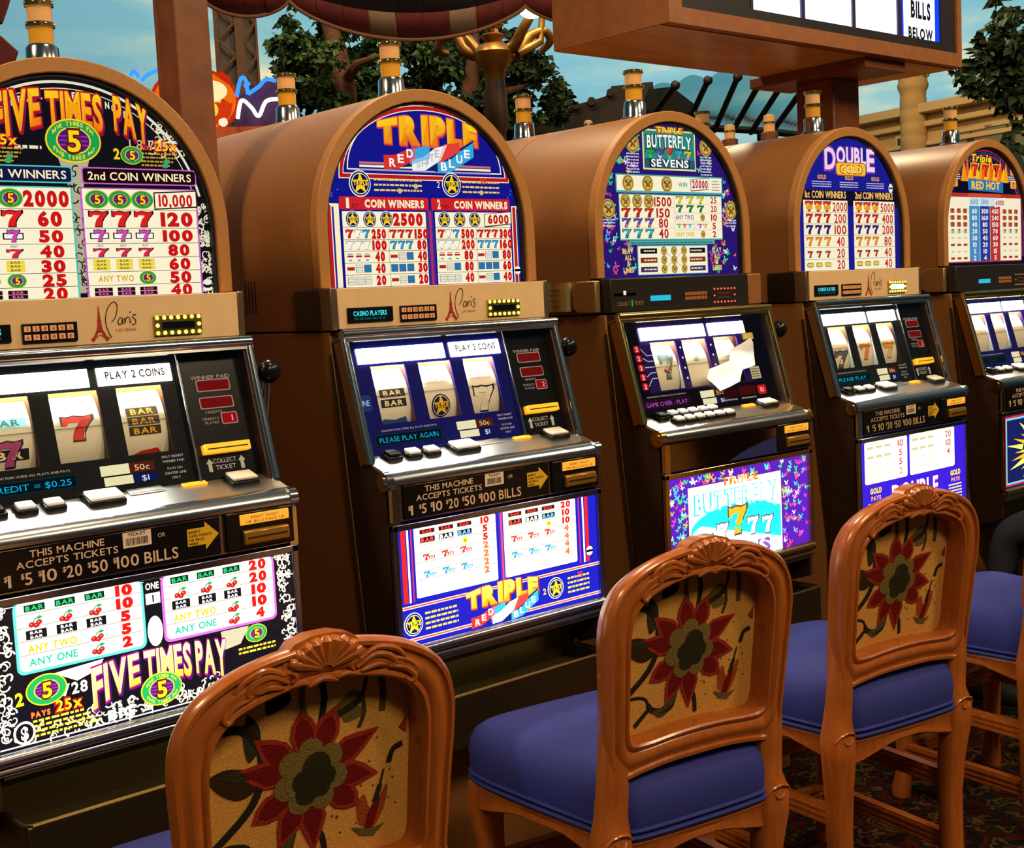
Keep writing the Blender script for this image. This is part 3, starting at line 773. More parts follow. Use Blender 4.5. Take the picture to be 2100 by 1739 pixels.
def cherry(a, x, z, h, layer=3):
    a.line([(x-.3*h,z+.3*h),(x,z+.75*h),(x+.5*h,z+.85*h)], h*.1, hexc('106030'), layer)
    a.poly([(x,z+.75*h),(x+.35*h,z+1.0*h),(x+.75*h,z+.85*h),(x+.4*h,z+.65*h)], hexc('18A050'), layer)
    for q, (dx, dz) in enumerate(((-.38,.22),(.05,.12),(.3,.38))):
        a.ell(x+dx*h,z+dz*h,.30*h,.26*h,hexc('4A0808'),layer+2*q,12); a.ell(x+dx*h,z+dz*h,.25*h,.21*h,hexc('D82020'),layer+1+2*q,12); a.ell(x+dx*h-.06*h,z+dz*h+.07*h,.07*h,.05*h,hexc('FFB080'),layer+2+2*q,8)
def filigree(a, pts_n, region, layer=1, seed=3, col=hexc('E8E0C0')):
    rr = random.Random(seed)
    x0, z0, x1, z1 = region
    for _ in range(pts_n):
        x, z = rr.uniform(x0,x1), rr.uniform(z0,z1); r = rr.uniform(.005,.013); s_ = rr.uniform(0,6.28); d = rr.choice((-1,1))
        P = [(x+r*(1-k/9)*math.cos(s_+d*k*.55), z+r*(1-k/9)*math.sin(s_+d*k*.55)) for k in range(9)]
        a.line(P, [.0010+.0022*(1-k/9) for k in range(9)], col, layer)
def table(a, x0, z0, x1, z1, rows, layer=2, bg=CREAM, sep=hexc('404030')):
    a.rect(x0,z0,x1,z1,bg,layer)
    for zz in rows: a.rect(x0,zz-.0005,x1,zz+.0005,sep,layer+1)

def m1_top(a):
    cr = hexc('E8E2C4')
    # engraved banknote border and ornaments
    P = [((HW-.040)*math.cos(math.radians(t)), ZC-HW+(HW-.040)*math.sin(math.radians(t))) for t in range(14,167,4)]
    a.line(P, .005, cr, 1)
    P2 = [((HW-.052)*math.cos(math.radians(t)), ZC-HW+(HW-.052)*math.sin(math.radians(t))) for t in range(18,163,4)]
    a.line(P2, .0016, cr, 1)
    filigree(a, 60, (.255,1.445,.284,1.62), 1, 4); filigree(a, 60, (-.284,1.445,-.255,1.62), 1, 5)
    filigree(a, 26, (.17,1.70,.235,1.775), 1, 6); filigree(a, 26, (-.235,1.70,-.17,1.775), 1, 7)
    for i, ch in enumerate('FEDERAL RESERVE NOTE'):
        if ch == ' ': continue
        t = math.radians(118-56*i/19); R_ = HW-.058
        a.text(ch, R_*math.cos(t), ZC-HW+R_*math.sin(t)-.012, .013, cr, 2, w=.0085, bold=.04)
    a.poly([(-.02,1.70),(.04,1.70),(.022,1.64),(.03,1.45),(-.006,1.45),(-.002,1.64)], hexc('B8B090'), 1)
    filigree(a, 40, (-.006,1.45,.026,1.69), 2, 9, (0.02,.02,.02))
    a.text('1 8 7 5', .16, 1.722, .020, hexc('D0C8B0'), 2, w=.075); a.fine(-.10,-.05,1.716,.006,cr); a.fine(.176,.23,1.737,.005,cr)
    title(a, 'FIVE', -.136, -.047, 1.770, .058, 2.3, .75, xc=.005, edge2=hexc('8A1048'))
    title(a, 'TIMES', -.037, .072, 1.764, .060, 2.3, .75, xc=.005, layer=6, edge2=hexc('8A1048'))
    title(a, 'PAY', .094, .164, 1.772, .056, 1.6, .75, xc=.005, layer=6, edge2=hexc('8A1048'))
    five(a, .010, 1.733, .051, 12)
    a.text('2', .095, 1.703, .020, YEL, 3, w=.013, bold=.03); five(a, .126, 1.711, .022, 3); 
    for xx, t in ((.19,'25x'),(-.118,'5x')):
        a.text('PAYS', xx-.034, 1.722, .009, RED, 3, w=.026, bold=.06); a.text('PAYS', xx-.034, 1.722, .008, hexc('FF9030'), 4, w=.024, bold=.02)
        a.text(t, xx+.008, 1.721, .020, RED, 3, w=.052 if len(t) > 2 else .036, bold=.08); a.text(t, xx+.008, 1.722, .018, YEL, 4, w=.046 if len(t) > 2 else .031, bold=.02)
        for q in range(4): a.fine(xx-.045,xx+.035-.006*q,1.714-.0075*q,.0032,hexc('C8A030'))
        a.ell(xx+.008,1.701,.007,.005,hexc('50A060'),4,10); a.ell(xx+.004,1.693,.007,.005,hexc('50A060'),4,10)
    for (x0, x1, edge, bg, t, edgc) in ((-.232,.004,TEAL,hexc('101848'),'1st COIN WINNERS',TEAL),(.022,.259,PINK,hexc('20040C'),'2nd COIN WINNERS',PINK)):
        a.rrect(x0,1.6545,x1,1.686,.006,edge,3); a.rrect(x0+.0025,1.657,x1-.0025,1.6835,.005,bg,4)
        a.text(t, (x0+x1)/2, 1.6625, .0155, hexc('FFF0B8'), 5, w=(x1-x0)*.90, bold=.015)
    zr = [1.6065,1.5715,1.5425,1.5155,1.489,1.4635]
    for (x0, x1, edge, nums) in ((-.236,-.002,TEAL,('2000','60','50','40','30','25','20')),(.020,.254,PINK,('10,000','120','100','80','60','50','40'))):
        a.rrect(x0-.004,1.436,x1+.004,1.648,.008,edge,2); table(a, x0, 1.4425, x1, 1.6455, zr, 3)
        gx = [x0+.028, x0+.074, x0+.120]; nx = x0+.190
        zc_ = [1.626,1.589,1.557,1.529,1.502,1.476,1.451]
        for i, n_ in enumerate(nums):
            if i == 0 and len(n_) > 4:
                a.poly([(nx-.046,zc_[0]-.019),(nx+.047,zc_[0]-.014),(nx+.047,zc_[0]+.020),(nx-.046,zc_[0]+.015)], INKK, 6); a.poly([(nx-.0435,zc_[0]-.0165),(nx+.0445,zc_[0]-.0115),(nx+.0445,zc_[0]+.0175),(nx-.0435,zc_[0]+.0125)], CREAM, 7)
                a.text(n_, nx, zc_[0]-.012, .023, RED, 8, w=.072, bold=.035, shear=.0)
            else:
                hh = .027 if i == 0 else .0205
                if i == 1: hh = .025
                a.text(n_, nx+ (0 if i else -.004), zc_[i]-hh/2, hh, RED, 6, w=(.086 if i == 0 else len(n_)*.023), bold=.06)
        for g in gx:
            five(a, g, zc_[0], .0225, 5)
            a.seven(g, zc_[1]-.014, .028, hexc('E02020'), 5, hexc('300808'), wid=1.25)
            a.rect(g-.019,zc_[2]-.006,g+.019,zc_[2]+.006,INKK,5); a.rect(g-.0165,zc_[2]-.0042,g+.0165,zc_[2]+.0042,WHITE,6); a.seven(g, zc_[2]-.010, .021, hexc('D04CB0'), 7, hexc('400830'), wid=1.0)
            a.seven(g, zc_[3]-.011, .015, hexc('D82848'), 5, hexc('200820'), wid=1.8); a.text('ANY', g, zc_[3]+.007, .005, INKK, 5, w=.014)
            a.bar(g, zc_[4]-.010, .034, .021, hexc('F0D840'), hexc('806010'), 5, 3)
            a.bar(g, zc_[6]-.008, .036, .016, hexc('300818'), hexc('E060A0'), 5, 2)
        a.text('ANY TWO', x0+.055, zc_[5]-.006, .012, hexc('D8B010'), 5, w=.072, bold=.03); five(a, gx[2], zc_[5], .017, 5)
    for q in range(3): a.ell(.268,1.452+.006*q,.010,.006,hexc('F0F0E0') if q != 1 else INKK,4+q,12)

def m1_belly(a):
    cr = hexc('E8E2C4')
    filigree(a, 70, (.262,.70,.288,.928), 1, 14); filigree(a, 70, (-.288,.70,-.262,.928), 1, 15); filigree(a, 60, (-.25,.69,.25,.715), 1, 16)
    a.rect(-.29,.6875,.29,.690,cr,1); a.rect(-.29,.926,.29,.9275,cr,1)
    zr = [.9105,.8875,.8645,.8405]
    for (x0, x1, edge, nums) in ((-.246,-.022,TEAL,('10','10','5','5','2')),(.022,.248,PINK,('20','20','10','10','4'))):
        a.rrect(x0-.005,.808,x1+.005,.9315,.012,edge,2); a.rrect(x0,.813,x1,.931,.010,CREAM,3)
        for zz in zr: a.rect(x0,zz-.0005,x1,zz+.0005,hexc('606050'),4)
        for i, n_ in enumerate(nums):
            zc_ = .9205-.0232*i
            a.text(n_, x1-.032, zc_-.0085, .017, RED, 5, w=len(n_)*.0185, bold=.07)
            for q, g in enumerate((x0+.032,x0+.085,x0+.138)):
                if i == 0: a.bar(g, zc_-.007, .036, .013, hexc('082818'), hexc('28B068'), 5)
                elif i == 1: cherry(a, g, zc_-.010, .018, 5)
                elif i == 2:
                    a.rect(g-.018,zc_-.008,g+.018,zc_+.008,INKK,5); a.text('BAR', g, zc_+.001, .005, WHITE, 6, w=.03, bold=.03); a.text('BAR', g, zc_-.0065, .005, WHITE, 6, w=.03, bold=.03)
                elif q == 2: cherry(a, g, zc_-.010, .018, 5)
            if i == 3: a.text('ANY TWO', x0+.058, zc_-.007, .013, hexc('D8B010'), 5, w=.085, bold=.03)
            if i == 4: a.text('ANY ONE', x0+.058, zc_-.007, .013, hexc('20B090'), 5, w=.085, bold=.03)
    a.poly([(-.016,.80),(.016,.80),(.016,.93),(-.016,.93)], INKK, 4); a.ell(0,.835,.015,.028,cr,5); a.rect(-.014,.885,.014,.905,cr,5); a.text('ONE', 0, .912, .012, cr, 5, w=.026, bold=.03); a.text('1', 0, .888, .014, INKK, 6, w=.006)
    a.text('728', -.155, .757, .020, cr, 3, w=.045, bold=.03)
    a.poly([(-.19,.80),(-.10,.806),(-.11,.790),(-.15,.778)], cr, 3)
    a.poly([(.13,.806),(.19,.806),(.17,.775),(.135,.770)], hexc('B8B090'), 3)
    title(a, 'FIVE', -.125, -.035, .752, .052, 1.9, .7, xc=0, lo=YEL, hi=hexc('FFF0B0'), edge=hexc('A01878'), edge2=hexc('4A1060'))
    title(a, 'TIMES', -.026, .066, .748, .055, 1.9, .7, xc=0, lo=YEL, hi=hexc('FFF0B0'), edge=hexc('A01878'), edge2=hexc('4A1060'))
    title(a, 'PAY', .075, .138, .752, .052, 1.6, .7, xc=0, lo=YEL, hi=hexc('FFF0B0'), edge=hexc('A01878'), edge2=hexc('4A1060'))
    five(a, .002, .729, .038, 14); five(a, -.205, .776, .034, 6, False); five(a, .204, .789, .022, 6, False)
    a.text('2', -.252, .758, .022, YEL, 4, w=.014, bold=.04)
    a.text('PAYS', -.218, .732, .010, RED, 4, w=.034, bold=.07); a.text('PAYS', -.218, .732, .009, hexc('FF9030'), 5, w=.032, bold=.03)
    a.text('25x', -.168, .732, .021, RED, 4, w=.052, bold=.09); a.text('25x', -.168, .733, .019, YEL, 5, w=.046, bold=.02)
    for q in range(4): a.fine(-.232,-.14+.01*q,.723-.0085*q,.0042,hexc('E0C040'))
    a.fine(.165,.245,.762,.004,hexc('E0C040')); a.fine(.165,.245,.754,.004,hexc('E0C040'))
    a.ell(-.248,.710,.019,.020,cr,4); a.ell(-.248,.710,.015,.016,INKK,5); a.text('$', -.248, .699, .022, cr, 6, w=.013, bold=.04)
    a.text('BIG', -.075, .694, .017, cr, 4, w=.050, bold=.06)
    filigree(a, 60, (-.14,.692,.22,.726), 2, 21)

def tstar(a, x, z, r, layer=3):
    a.ell(x,z,r,r,WHITE,layer,24); a.ell(x,z,r*.92,r*.92,hexc('101040'),layer+1,24); a.ell(x,z,r*.80,r*.80,WHITE,layer+2,24); a.ell(x,z,r*.74,r*.74,hexc('101040'),layer+3,24)
    a.star(x,z,r*.86,YEL,layer+4)
    a.rect(x-r*.72,z-r*.14,x+r*.72,z+r*.20,hexc('101040'),layer+5)
    if r > .014: a.text('TRIPLE', x, z-r*.12, r*.30, YEL, layer+6, w=r*1.3, bold=.05)
def ribbon(a, x0, z0, sx, sz, layer=8):
    def P(u, v): return (x0+u*sx, z0+v*sz)
    def seg(pts, col): a.poly([P(*p) for p in pts], col, layer)
    a.poly([P(-.02,.02),P(.28,.52),P(.62,.30),P(1.0,.95),P(1.02,.55),P(.62,-.05),P(.3,.1)], hexc('102060'), layer-1)
    seg([(0,0),(.14,.02),(.34,.30),(.34,.68),(.12,.42),(0,.40)], hexc('E03028'))
    seg([(.28,.15),(.50,.35),(.50,.72),(.28,.60)], hexc('38A8E0'))
    seg([(.30,-.02),(.44,.0),(.62,.32),(.70,.78),(.56,.66),(.42,.38),(.30,.30)], hexc('F4F4F0'))
    seg([(.58,.20),(.72,.40),(.84,.60),(.84,.86),(.66,.78)], hexc('E84038'))
    seg([(.58,-.06),(.74,.0),(1.0,.45),(1.0,.88),(.84,.60),(.72,.32),(.58,.26)], hexc('38A8E0'))
    def lt(ch, u, v, h): a.text(ch, *P(u, v), h*sz, WHITE if ch not in 'W' else WHITE, layer+1, w=.07*sx, bold=.03)
    for ch, u, v in (('R',.09,.08),('E',.18,.20),('D',.28,.36)): lt(ch,u,v,.24)
    for ch, u, v in (('W',.37,.03),('H',.43,.10),('I',.47,.18),('T',.52,.27),('E',.58,.40)): a.text(ch, *P(u,v), .22*sz, hexc('A8A8B0'), layer+1, w=.05*sx if ch != 'I' else .02*sx, bold=.0)
    for ch, u, v in (('B',.65,.02),('L',.74,.12),('U',.83,.26),('E',.92,.42)): lt(ch,u,v,.24)
def m2_top(a):
    cr = hexc('FFF0C8'); rd = hexc('B81A20')
    cx = .008
    def arc(R, zlow, w, col, layer):
        # flattened arch closed by a base line
        pts = []
        for i in range(31):
            t = math.pi*i/30; pts.append((cx+R*math.cos(t), zlow+(1.8435-1.683)*(R/.245)*math.sin(t)))
        a.line(pts, w, col, layer); a.rect(cx-R-w/2, zlow-w/2, cx+R+w/2, zlow+w/2, col, layer)
    arc(.240,1.686,.0125,cr,1); arc(.240,1.686,.0085,rd,2); arc(.222,1.7005,.003,cr,1)
    for q, c in ((1.715,hexc('C87070')),(1.708,cr),(1.700,hexc('7060B0'))): a.rect(cx-.19,q-.0025,cx+.19,q+.0025,c,1)
    title(a, 'TRIPLE', -.130, .158, 1.765, .058, .0, .9, xc=.012, edge=hexc('E86048'), edge2=hexc('D0302C'), bold=.075, layer=9)
    ribbon(a, -.118, 1.702, .262, .078, 12)
    tstar(a, -.184, 1.669, .029); tstar(a, .075, 1.672, .028); a.text('2', .036, 1.664, .015, cr, 3, w=.009)
    for x0, x1 in ((-.146,-.012),(.108,.222)):
        for q in range(3): a.fine(x0,x1,1.677-.0115*q,.0042,hexc('F0D060'))
    a.text('9X', .173, 1.676, .014, hexc('E03818'), 4, w=.020, bold=.04); a.ell(-.030,1.666,.006,.006,hexc('D0C060'),4,10); a.ell(-.076,1.655,.006,.006,hexc('D0C060'),4,10); a.ell(.165,1.655,.006,.006,hexc('D0C060'),4,10)
    for x0, x1, t in ((-.242,.004,'1'),(.012,.252,'2')):
        a.rrect(x0,1.6125,x1,1.6405,.004,hexc('D02028'),3); a.text(t, x0+.022, 1.6165, .021, cr, 4, w=.009, bold=.04)
        a.text('ST' if t == '1' else 'ND', x0+.042, 1.6165, .009, INKK, 4, w=.017); a.text('COIN WINNERS', x0+.150, 1.618, .0165, cr, 4, w=.165, bold=.05)
    for sx in (-1,1):
        a.rect(sx*.276-.001 if sx < 0 else .258,1.4425,-.243 if sx < 0 else .278,1.625,cr,1); 
        x0 = -.274 if sx < 0 else .261
        a.rect(x0,1.4425,x0+.0095,1.622,rd,2); a.rect(x0+.012,1.4425,x0+.017,1.618,hexc('282890'),2)
    a.rect(-.0035,1.4425,.0165,1.612,hexc('3A2A90'),2); a.rect(.003,1.4425,.010,1.612,hexc('B03060'),3)
    rows = [1.5735,1.5465,1.5215,1.4955,1.4695]; zc_ = [1.591,1.559,1.534,1.509,1.483,1.4565]
    L = (('2500',),('250','150'),('100','80'),('40','40'),('40','30'),('20','20'))
    Rr = (('6000',),('500','300'),('200','160'),('80','80'),('80','60'),('40','40'))
    for (x0, x1, nums) in ((-.236,-.006,L),(.021,.252,Rr)):
        table(a, x0, 1.4425, x1, 1.6085, rows, 3); a.rect((x0+x1)/2+.006,1.4425,(x0+x1)/2+.007,1.5735,hexc('404030'),4)
        for q in range(3): tstar(a, x0+.026+q*.046, zc_[0], .019, 5)
        if nums[0][0] == '2500': a.text('2500', x0+.178, zc_[0]-.012, .025, RED, 5, w=.084, bold=.07)
        else:
            nx = x0+.192; a.poly([(nx-.044,zc_[0]-.018),(nx+.042,zc_[0]-.010),(nx+.042,zc_[0]+.020),(nx-.044,zc_[0]+.014)], hexc('403020'), 5); a.poly([(nx-.042,zc_[0]-.0145),(nx+.040,zc_[0]-.008),(nx+.040,zc_[0]+.019),(nx-.042,zc_[0]+.0128)], CREAM, 6)
            a.text('6000', nx, zc_[0]-.008, .020, RED, 7, w=.066, bold=.05)
        for i in range(1,6):
            for h in range(2):
                bx = x0+(.0 if h == 0 else .119)
                a.text(nums[i][h], bx+.095, zc_[i]-.009, .0185, RED, 5, w=.0128*len(nums[i][h])+.001, bold=.08)
                for q in range(3):
                    g = bx+.015+q*.0225
                    if i == 1: a.seven(g, zc_[i]-.008, .017, (hexc('D82020'),WHITE,LBL)[q] if h == 0 else hexc('D82020'), 5, INKK, wid=1.0)
                    elif i == 2: a.seven(g, zc_[i]-.008, .017, WHITE if h == 0 else LBL, 5, hexc('505050') if h == 0 else INKK, wid=1.0)
                    elif i == 3 and h == 0: a.rect(g-.008,zc_[i]-.001,g+.008,zc_[i]+.003,hexc('C02020'),5); a.rect(g-.007,zc_[i]+.005,g+.007,zc_[i]+.007,hexc('909080'),5); a.rect(g-.004,zc_[i]-.009,g+.004,zc_[i]-.006,LBL,5)
                    else:
                        if h == 1 and i == 4: c = hexc('2878B0')
                        elif h == 0 and i == 5: c = hexc('E8E4D0')
                        else: c = (hexc('C02020'),hexc('E8E4D0'),hexc('2878B0'))[q]
                        hh = .006 if (q == 0 and c == hexc('C02020')) else .016
                        a.rect(g-.0098,zc_[i]-hh/2-.0006,g+.0098,zc_[i]+hh/2+.0006,hexc('303030'),4); a.rect(g-.009,zc_[i]-hh/2,g+.009,zc_[i]+hh/2,c,5)
                        if hh > .01:
                            for w_ in (-.003,.003): a.rect(g-.009,zc_[i]+w_-.0003,g+.009,zc_[i]+w_+.0003,hexc('404040'),6)
    a.ell(.268,1.470,.010,.010,WHITE,5,14); a.rect(.258,1.467,.278,1.473,INKK,6)
    rr = random.Random(2)
    for _ in range(10): a.star(rr.choice((-1,1))*rr.uniform(.24,.275), rr.uniform(1.63,1.70), .003, hexc('5878F0'), 1, 4)
def m2_belly(a):
    cr = hexc('FFF4D8'); rd = hexc('C02020')
    for x0, c, w_ in ((-.283,rd,.012),(-.268,WHITE,.005),(-.258,hexc('B02848'),.004),(.233,hexc('B02848'),.004),(.246,WHITE,.005),(.254,rd,.011)): a.rect(x0,.775,x0+w_,.931,c,1)
    a.rect(-.013,.772,.0,.931,hexc('4A2A98'),3); a.rect(-.009,.772,-.004,.931,hexc('C04070'),4)
    for z in (.7655,.6955): a.rect(-.292,z-.0035,.292,z+.0035,cr,1); a.rect(-.292,z-.0018,.292,z+.0018,hexc('D85028'),2)
    zr = [.912,.8935,.875,.8565,.838,.8195,.801]
    for (x0, x1, nums) in ((-.249,-.022,('10','5','5','2','2','2','2')),(.0,.224,('20','10','10','4','4','4','4'))):
        a.rrect(x0,.7815,x1,.931,.004,cr,3)
        for zz in zr[:-1]: a.rect(x0,zz-.0005,x1,zz+.0005,hexc('707060'),4)
        for i, n_ in enumerate(nums):
            zc_ = .9215-.0184*i
            a.text(n_, x1-.032, zc_-.0065, .0135, RED if i < 3 else hexc('D86830'), 5, w=len(n_)*.0155, bold=.06)
            for q in range(3):
                g = x0+.035+q*.051
                if i == 0: a.bar(g, zc_-.0055, .040, .010, hexc('401010'), hexc('E03028'), 5)
                elif i == 1: a.rect(g-.02,zc_-.006,g+.02,zc_+.006,INKK,5); a.text('BAR', g, zc_-.0045, .009, (hexc('F04038'),WHITE,hexc('60B0E0'))[q], 6, w=.036, bold=.04)
                elif i == 2 and q == 2: a.star(g, zc_, .009, YEL, 5, 6, .6); a.star(g, zc_, .004, hexc('705000'), 6)
                elif i in (3,5):
                    c = hexc('D83028') if i == 3 else LBL
                    a.seven(g-.006, zc_-.0065, .012, c, 5, INKK, wid=1.2); a.bar(g+.006, zc_-.0065, .022, .008, c, WHITE, 8)
                elif i == 4: a.rect(g-.016,zc_-.006,g+.016,zc_+.006,hexc('C8C8C0'),5); a.rect(g-.015,zc_-.005,g+.015,zc_+.005,cr,6)
            if i == 2: a.text('ANY TWO', x0+.062, zc_-.005, .010, hexc('B8B098'), 5, w=.085, bold=.0)
    title(a, 'TRIPLE', -.118, .094, .735, .040, .0, .8, xc=-.01, lo=hexc('F0A010'), hi=hexc('FFE860'), edge=hexc('E86028'), edge2=hexc('903010'), bold=.075, layer=9)
    ribbon(a, -.108, .688, .20, .058, 12)
    tstar(a, -.262, .729, .025); tstar(a, .150, .731, .025); a.text('2', .115, .722, .014, YEL, 3, w=.009, bold=.03)
    for q in range(4): a.fine(-.230,-.140,.744-.011*q,.0045,hexc('F0D040')); a.fine(.190,.26,.744-.011*q,.0045,hexc('F0D040'))
    a.text('9X', .230, .743, .013, hexc('E03818'), 4, w=.016, bold=.05)
    a.ell(.264,.800,.011,.011,WHITE,5,14); a.rect(.253,.797,.275,.803,INKK,6)

BFC = [hexc(c) for c in ('30E060','F04848','40C8E8','F8F8FF','C050E8','F8A830','48F0A0','E84CA8')]
def butterfly(a, x, z, r, c, ang, layer=2):
    ca, sa = math.cos(ang), math.sin(ang)
    def P(u, v): return (x+r*(u*ca-v*sa), z+r*(u*sa+v*ca))
    a.poly([P(0,-.1),P(.9,.8),P(1.0,.15),P(.35,-.05),P(.7,-.7),P(.3,-.75),P(0,-.35),P(-.3,-.75),P(-.7,-.7),P(-.35,-.05),P(-1,.15),P(-.9,.8),P(0,.1)], c, layer)
def bcoin(a, x, z, r, layer=3):
    a.ell(x,z,r,r,hexc('C8A040'),layer,18); a.ell(x,z,r*.86,r*.86,hexc('6A5020'),layer+1,18); a.ell(x,z,r*.76,r*.76,hexc('D8B050'),layer+2,18); butterfly(a, x, z, r*.6, hexc('7A4A14'), 0, layer+3); a.rect(x-r*.3,z+r*.25,x+r*.3,z+r*.5,hexc('58A890'),layer+4)
def scatter_butterflies(a, n, ok, seed, rmin, rmax, layer=1):
    rr = random.Random(seed); k = 0; tries = 0
    while k < n and tries < 4000:
        tries += 1; p = ok(rr)
        if p is None: continue
        butterfly(a, p[0], p[1], rr.uniform(rmin,rmax), rr.choice(BFC), rr.uniform(-.7,.7), layer); k += 1
def m3_top(a):
    gr = hexc('2A8A80')
    def ok(r):
        x, z = r.uniform(-.275,.275), r.uniform(1.45,1.85)
        if z > ZC-HW and math.hypot(x, z-(ZC-HW)) > HW-.036: return None
        if abs(x) < .215 and 1.44 < z < 1.72 and not (z < 1.535 and abs(x) > .15): return None
        if abs(x) < .12 and z > 1.70: return None
        return x, z
    scatter_butterflies(a, 120, ok, 11, .005, .010)
    a.rect(-.106,1.727,.108,1.8345,hexc('E8E090'),2); a.rect(-.101,1.7315,.103,1.830,gr,3)
    a.text('TRIPLE', .0, 1.8255, .017, hexc('B06010'), 8, w=.118, bold=.07); a.text('TRIPLE', .0, 1.8265, .015, YEL, 9, w=.112, bold=.03)
    a.text('BUTTERFLY', 0, 1.787, .036, hexc('103838'), 5, w=.188, bold=.06, warp=lambda x, z: (x, z-.5*x*x)); a.text('BUTTERFLY', 0, 1.789, .033, WHITE, 6, w=.180, bold=.03, warp=lambda x, z: (x, z-.5*x*x))
    for q, c in enumerate((hexc('30A040'),hexc('6040A0'),hexc('D83028'),hexc('30A8C8'),hexc('D8C030'))): a.seven(-.078+q*.038, 1.757+(.007 if q == 2 else 0), .024, c, 5, INKK, wid=1.3); butterfly(a, -.078+q*.038, 1.762, .007, BFC[(q*3) % 8], 0, 8)
    a.rect(-.101,1.7315,.103,1.757,hexc('285878'),4); a.text('SEVENS', 0, 1.7345, .022, INKK, 5, w=.165, bold=.06); a.text('SEVENS', 0, 1.736, .020, WHITE, 6, w=.158, bold=.03)
    for x in (-.145,.152):
        bcoin(a, x, 1.795, .026)
        for q in range(7): a.fine(x-.024,x+.024,1.765-.008*q,.0038,hexc('D0C8D8'))
    for x in (-.246,.252):
        bcoin(a, x, 1.622, .026)
        for q in range(3): a.fine(x-.024,x+.024,1.592-.008*q,.0038,hexc('D0C8D8'))
    a.rect(-.214,1.665,.219,1.7135,hexc('48A8A8'),2); a.rect(-.210,1.6705,.215,1.710,CREAM,3)
    for q in range(3): bcoin(a, -.168+q*.076, 1.690, .022, 4)
    a.text('WIN', .050, 1.684, .012, hexc('38A0A8'), 4, w=.036, bold=.03)
    a.poly([(.082,1.672),(.160,1.678),(.160,1.711),(.082,1.705)], hexc('805030'), 4); a.poly([(.084,1.675),(.158,1.680),(.158,1.709),(.084,1.7035)], WHITE, 5); a.text('20000', .121, 1.682, .021, hexc('C03020'), 6, w=.066, bold=.05)
    for q in range(4): a.fine(.172,.205,1.700-.008*q,.003,hexc('909070'),4)
    a.rect(-.205,1.5395,.214,1.662,hexc('48A8A8'),2); a.rect(-.203,1.543,.212,1.6595,CREAM,3); a.rect(.010,1.543,.0108,1.6595,hexc('707050'),4)
    for z in (1.628,1.600,1.572): a.rect(-.203,z,.010,z+.0006,hexc('909070'),4)
    for z in (1.637,1.613,1.589,1.567): a.rect(.010,z,.212,z+.0006,hexc('909070'),4)
    for i, (n_, z) in enumerate((('1500',1.643),('150',1.613),('80',1.586),('40',1.558))):
        a.text(n_, -.035, z-.012, .024, hexc('B82020'), 5, w=.016*len(n_)+.006, bold=.03)
        for q in range(3):
            g = -.181+q*.045
            if i == 0: bcoin(a, g, z, .0195, 5)
            else: a.seven(g, z-.011, .022, (None,hexc('D02820'),hexc('6848A8'),hexc('38A8B8'))[i], 5, hexc('302010'), wid=1.35); butterfly(a, g+.002, z-.007, .006, (None,hexc('304020'),hexc('E0A030'),hexc('405060'))[i], 0, 8)
    for i, (n_, z) in enumerate((('25',1.649),('20',1.625),('10',1.601),('5',1.578),('2',1.555))):
        a.text(n_, .177, z-.008, .017, hexc('B82020'), 5, w=.011*len(n_)+.004, bold=.03)
        if i < 2:
            for q in range(3): a.seven(.032+q*.044, z-.009, .018, (hexc('D8C820'),hexc('208038'))[i], 5, hexc('303010'), wid=1.4)
        elif i in (2,4): a.text('ANY TWO' if i == 2 else 'ANY ONE', .052, z-.006, .013, hexc('5838A8') if i == 2 else hexc('D8C020'), 5, w=.075, bold=.02); bcoin(a, .128, z, .010, 5)
        else:
            for q in range(6): a.seven(.028+q*.022, z-.005, .010, BFC[q], 5, hexc('302010'), wid=1.5)
    a.rect(-.172,1.5285,.178,1.5385,hexc('58B0A8'),3); a.fine(-.165,.170,1.531,.004,hexc('286860'),4)
    a.rect(-.142,1.447,.146,1.5265,hexc('48A8A8'),2); a.rect(-.139,1.449,.143,1.5235,CREAM,3)
    for r_ in range(3):
        for q in range(3): bcoin(a, -.038+q*.041, 1.511-.0245*r_, .0125, 6)
        a.rect(-.131,1.504-.0245*r_,-.065,1.518-.0245*r_,(INKK,hexc('803010'),hexc('403060'))[r_],5); a.fine(-.118,-.07,1.509-.0245*r_,.004,hexc('E8D8C0'),6)
        a.rect(.068,1.504-.0245*r_,.134,1.518-.0245*r_,(INKK,hexc('803010'),hexc('403060'))[r_],5); a.fine(.072,.12,1.509-.0245*r_,.004,hexc('E8D8C0'),6)
    for q in (-1,1): a.line([(.003-q*.041,1.511),(.003+q*.041,1.462)], .0008, INKK, 5)
    for x in (-.178,.185):
        for q, t in enumerate(('PLAY','ALL','5','LINES')): a.text(t, x, 1.505-.0165*q, .013, hexc('E8D070'), 4, w=.040 if len(t) > 3 else .026 if len(t) > 1 else .010, bold=.05)
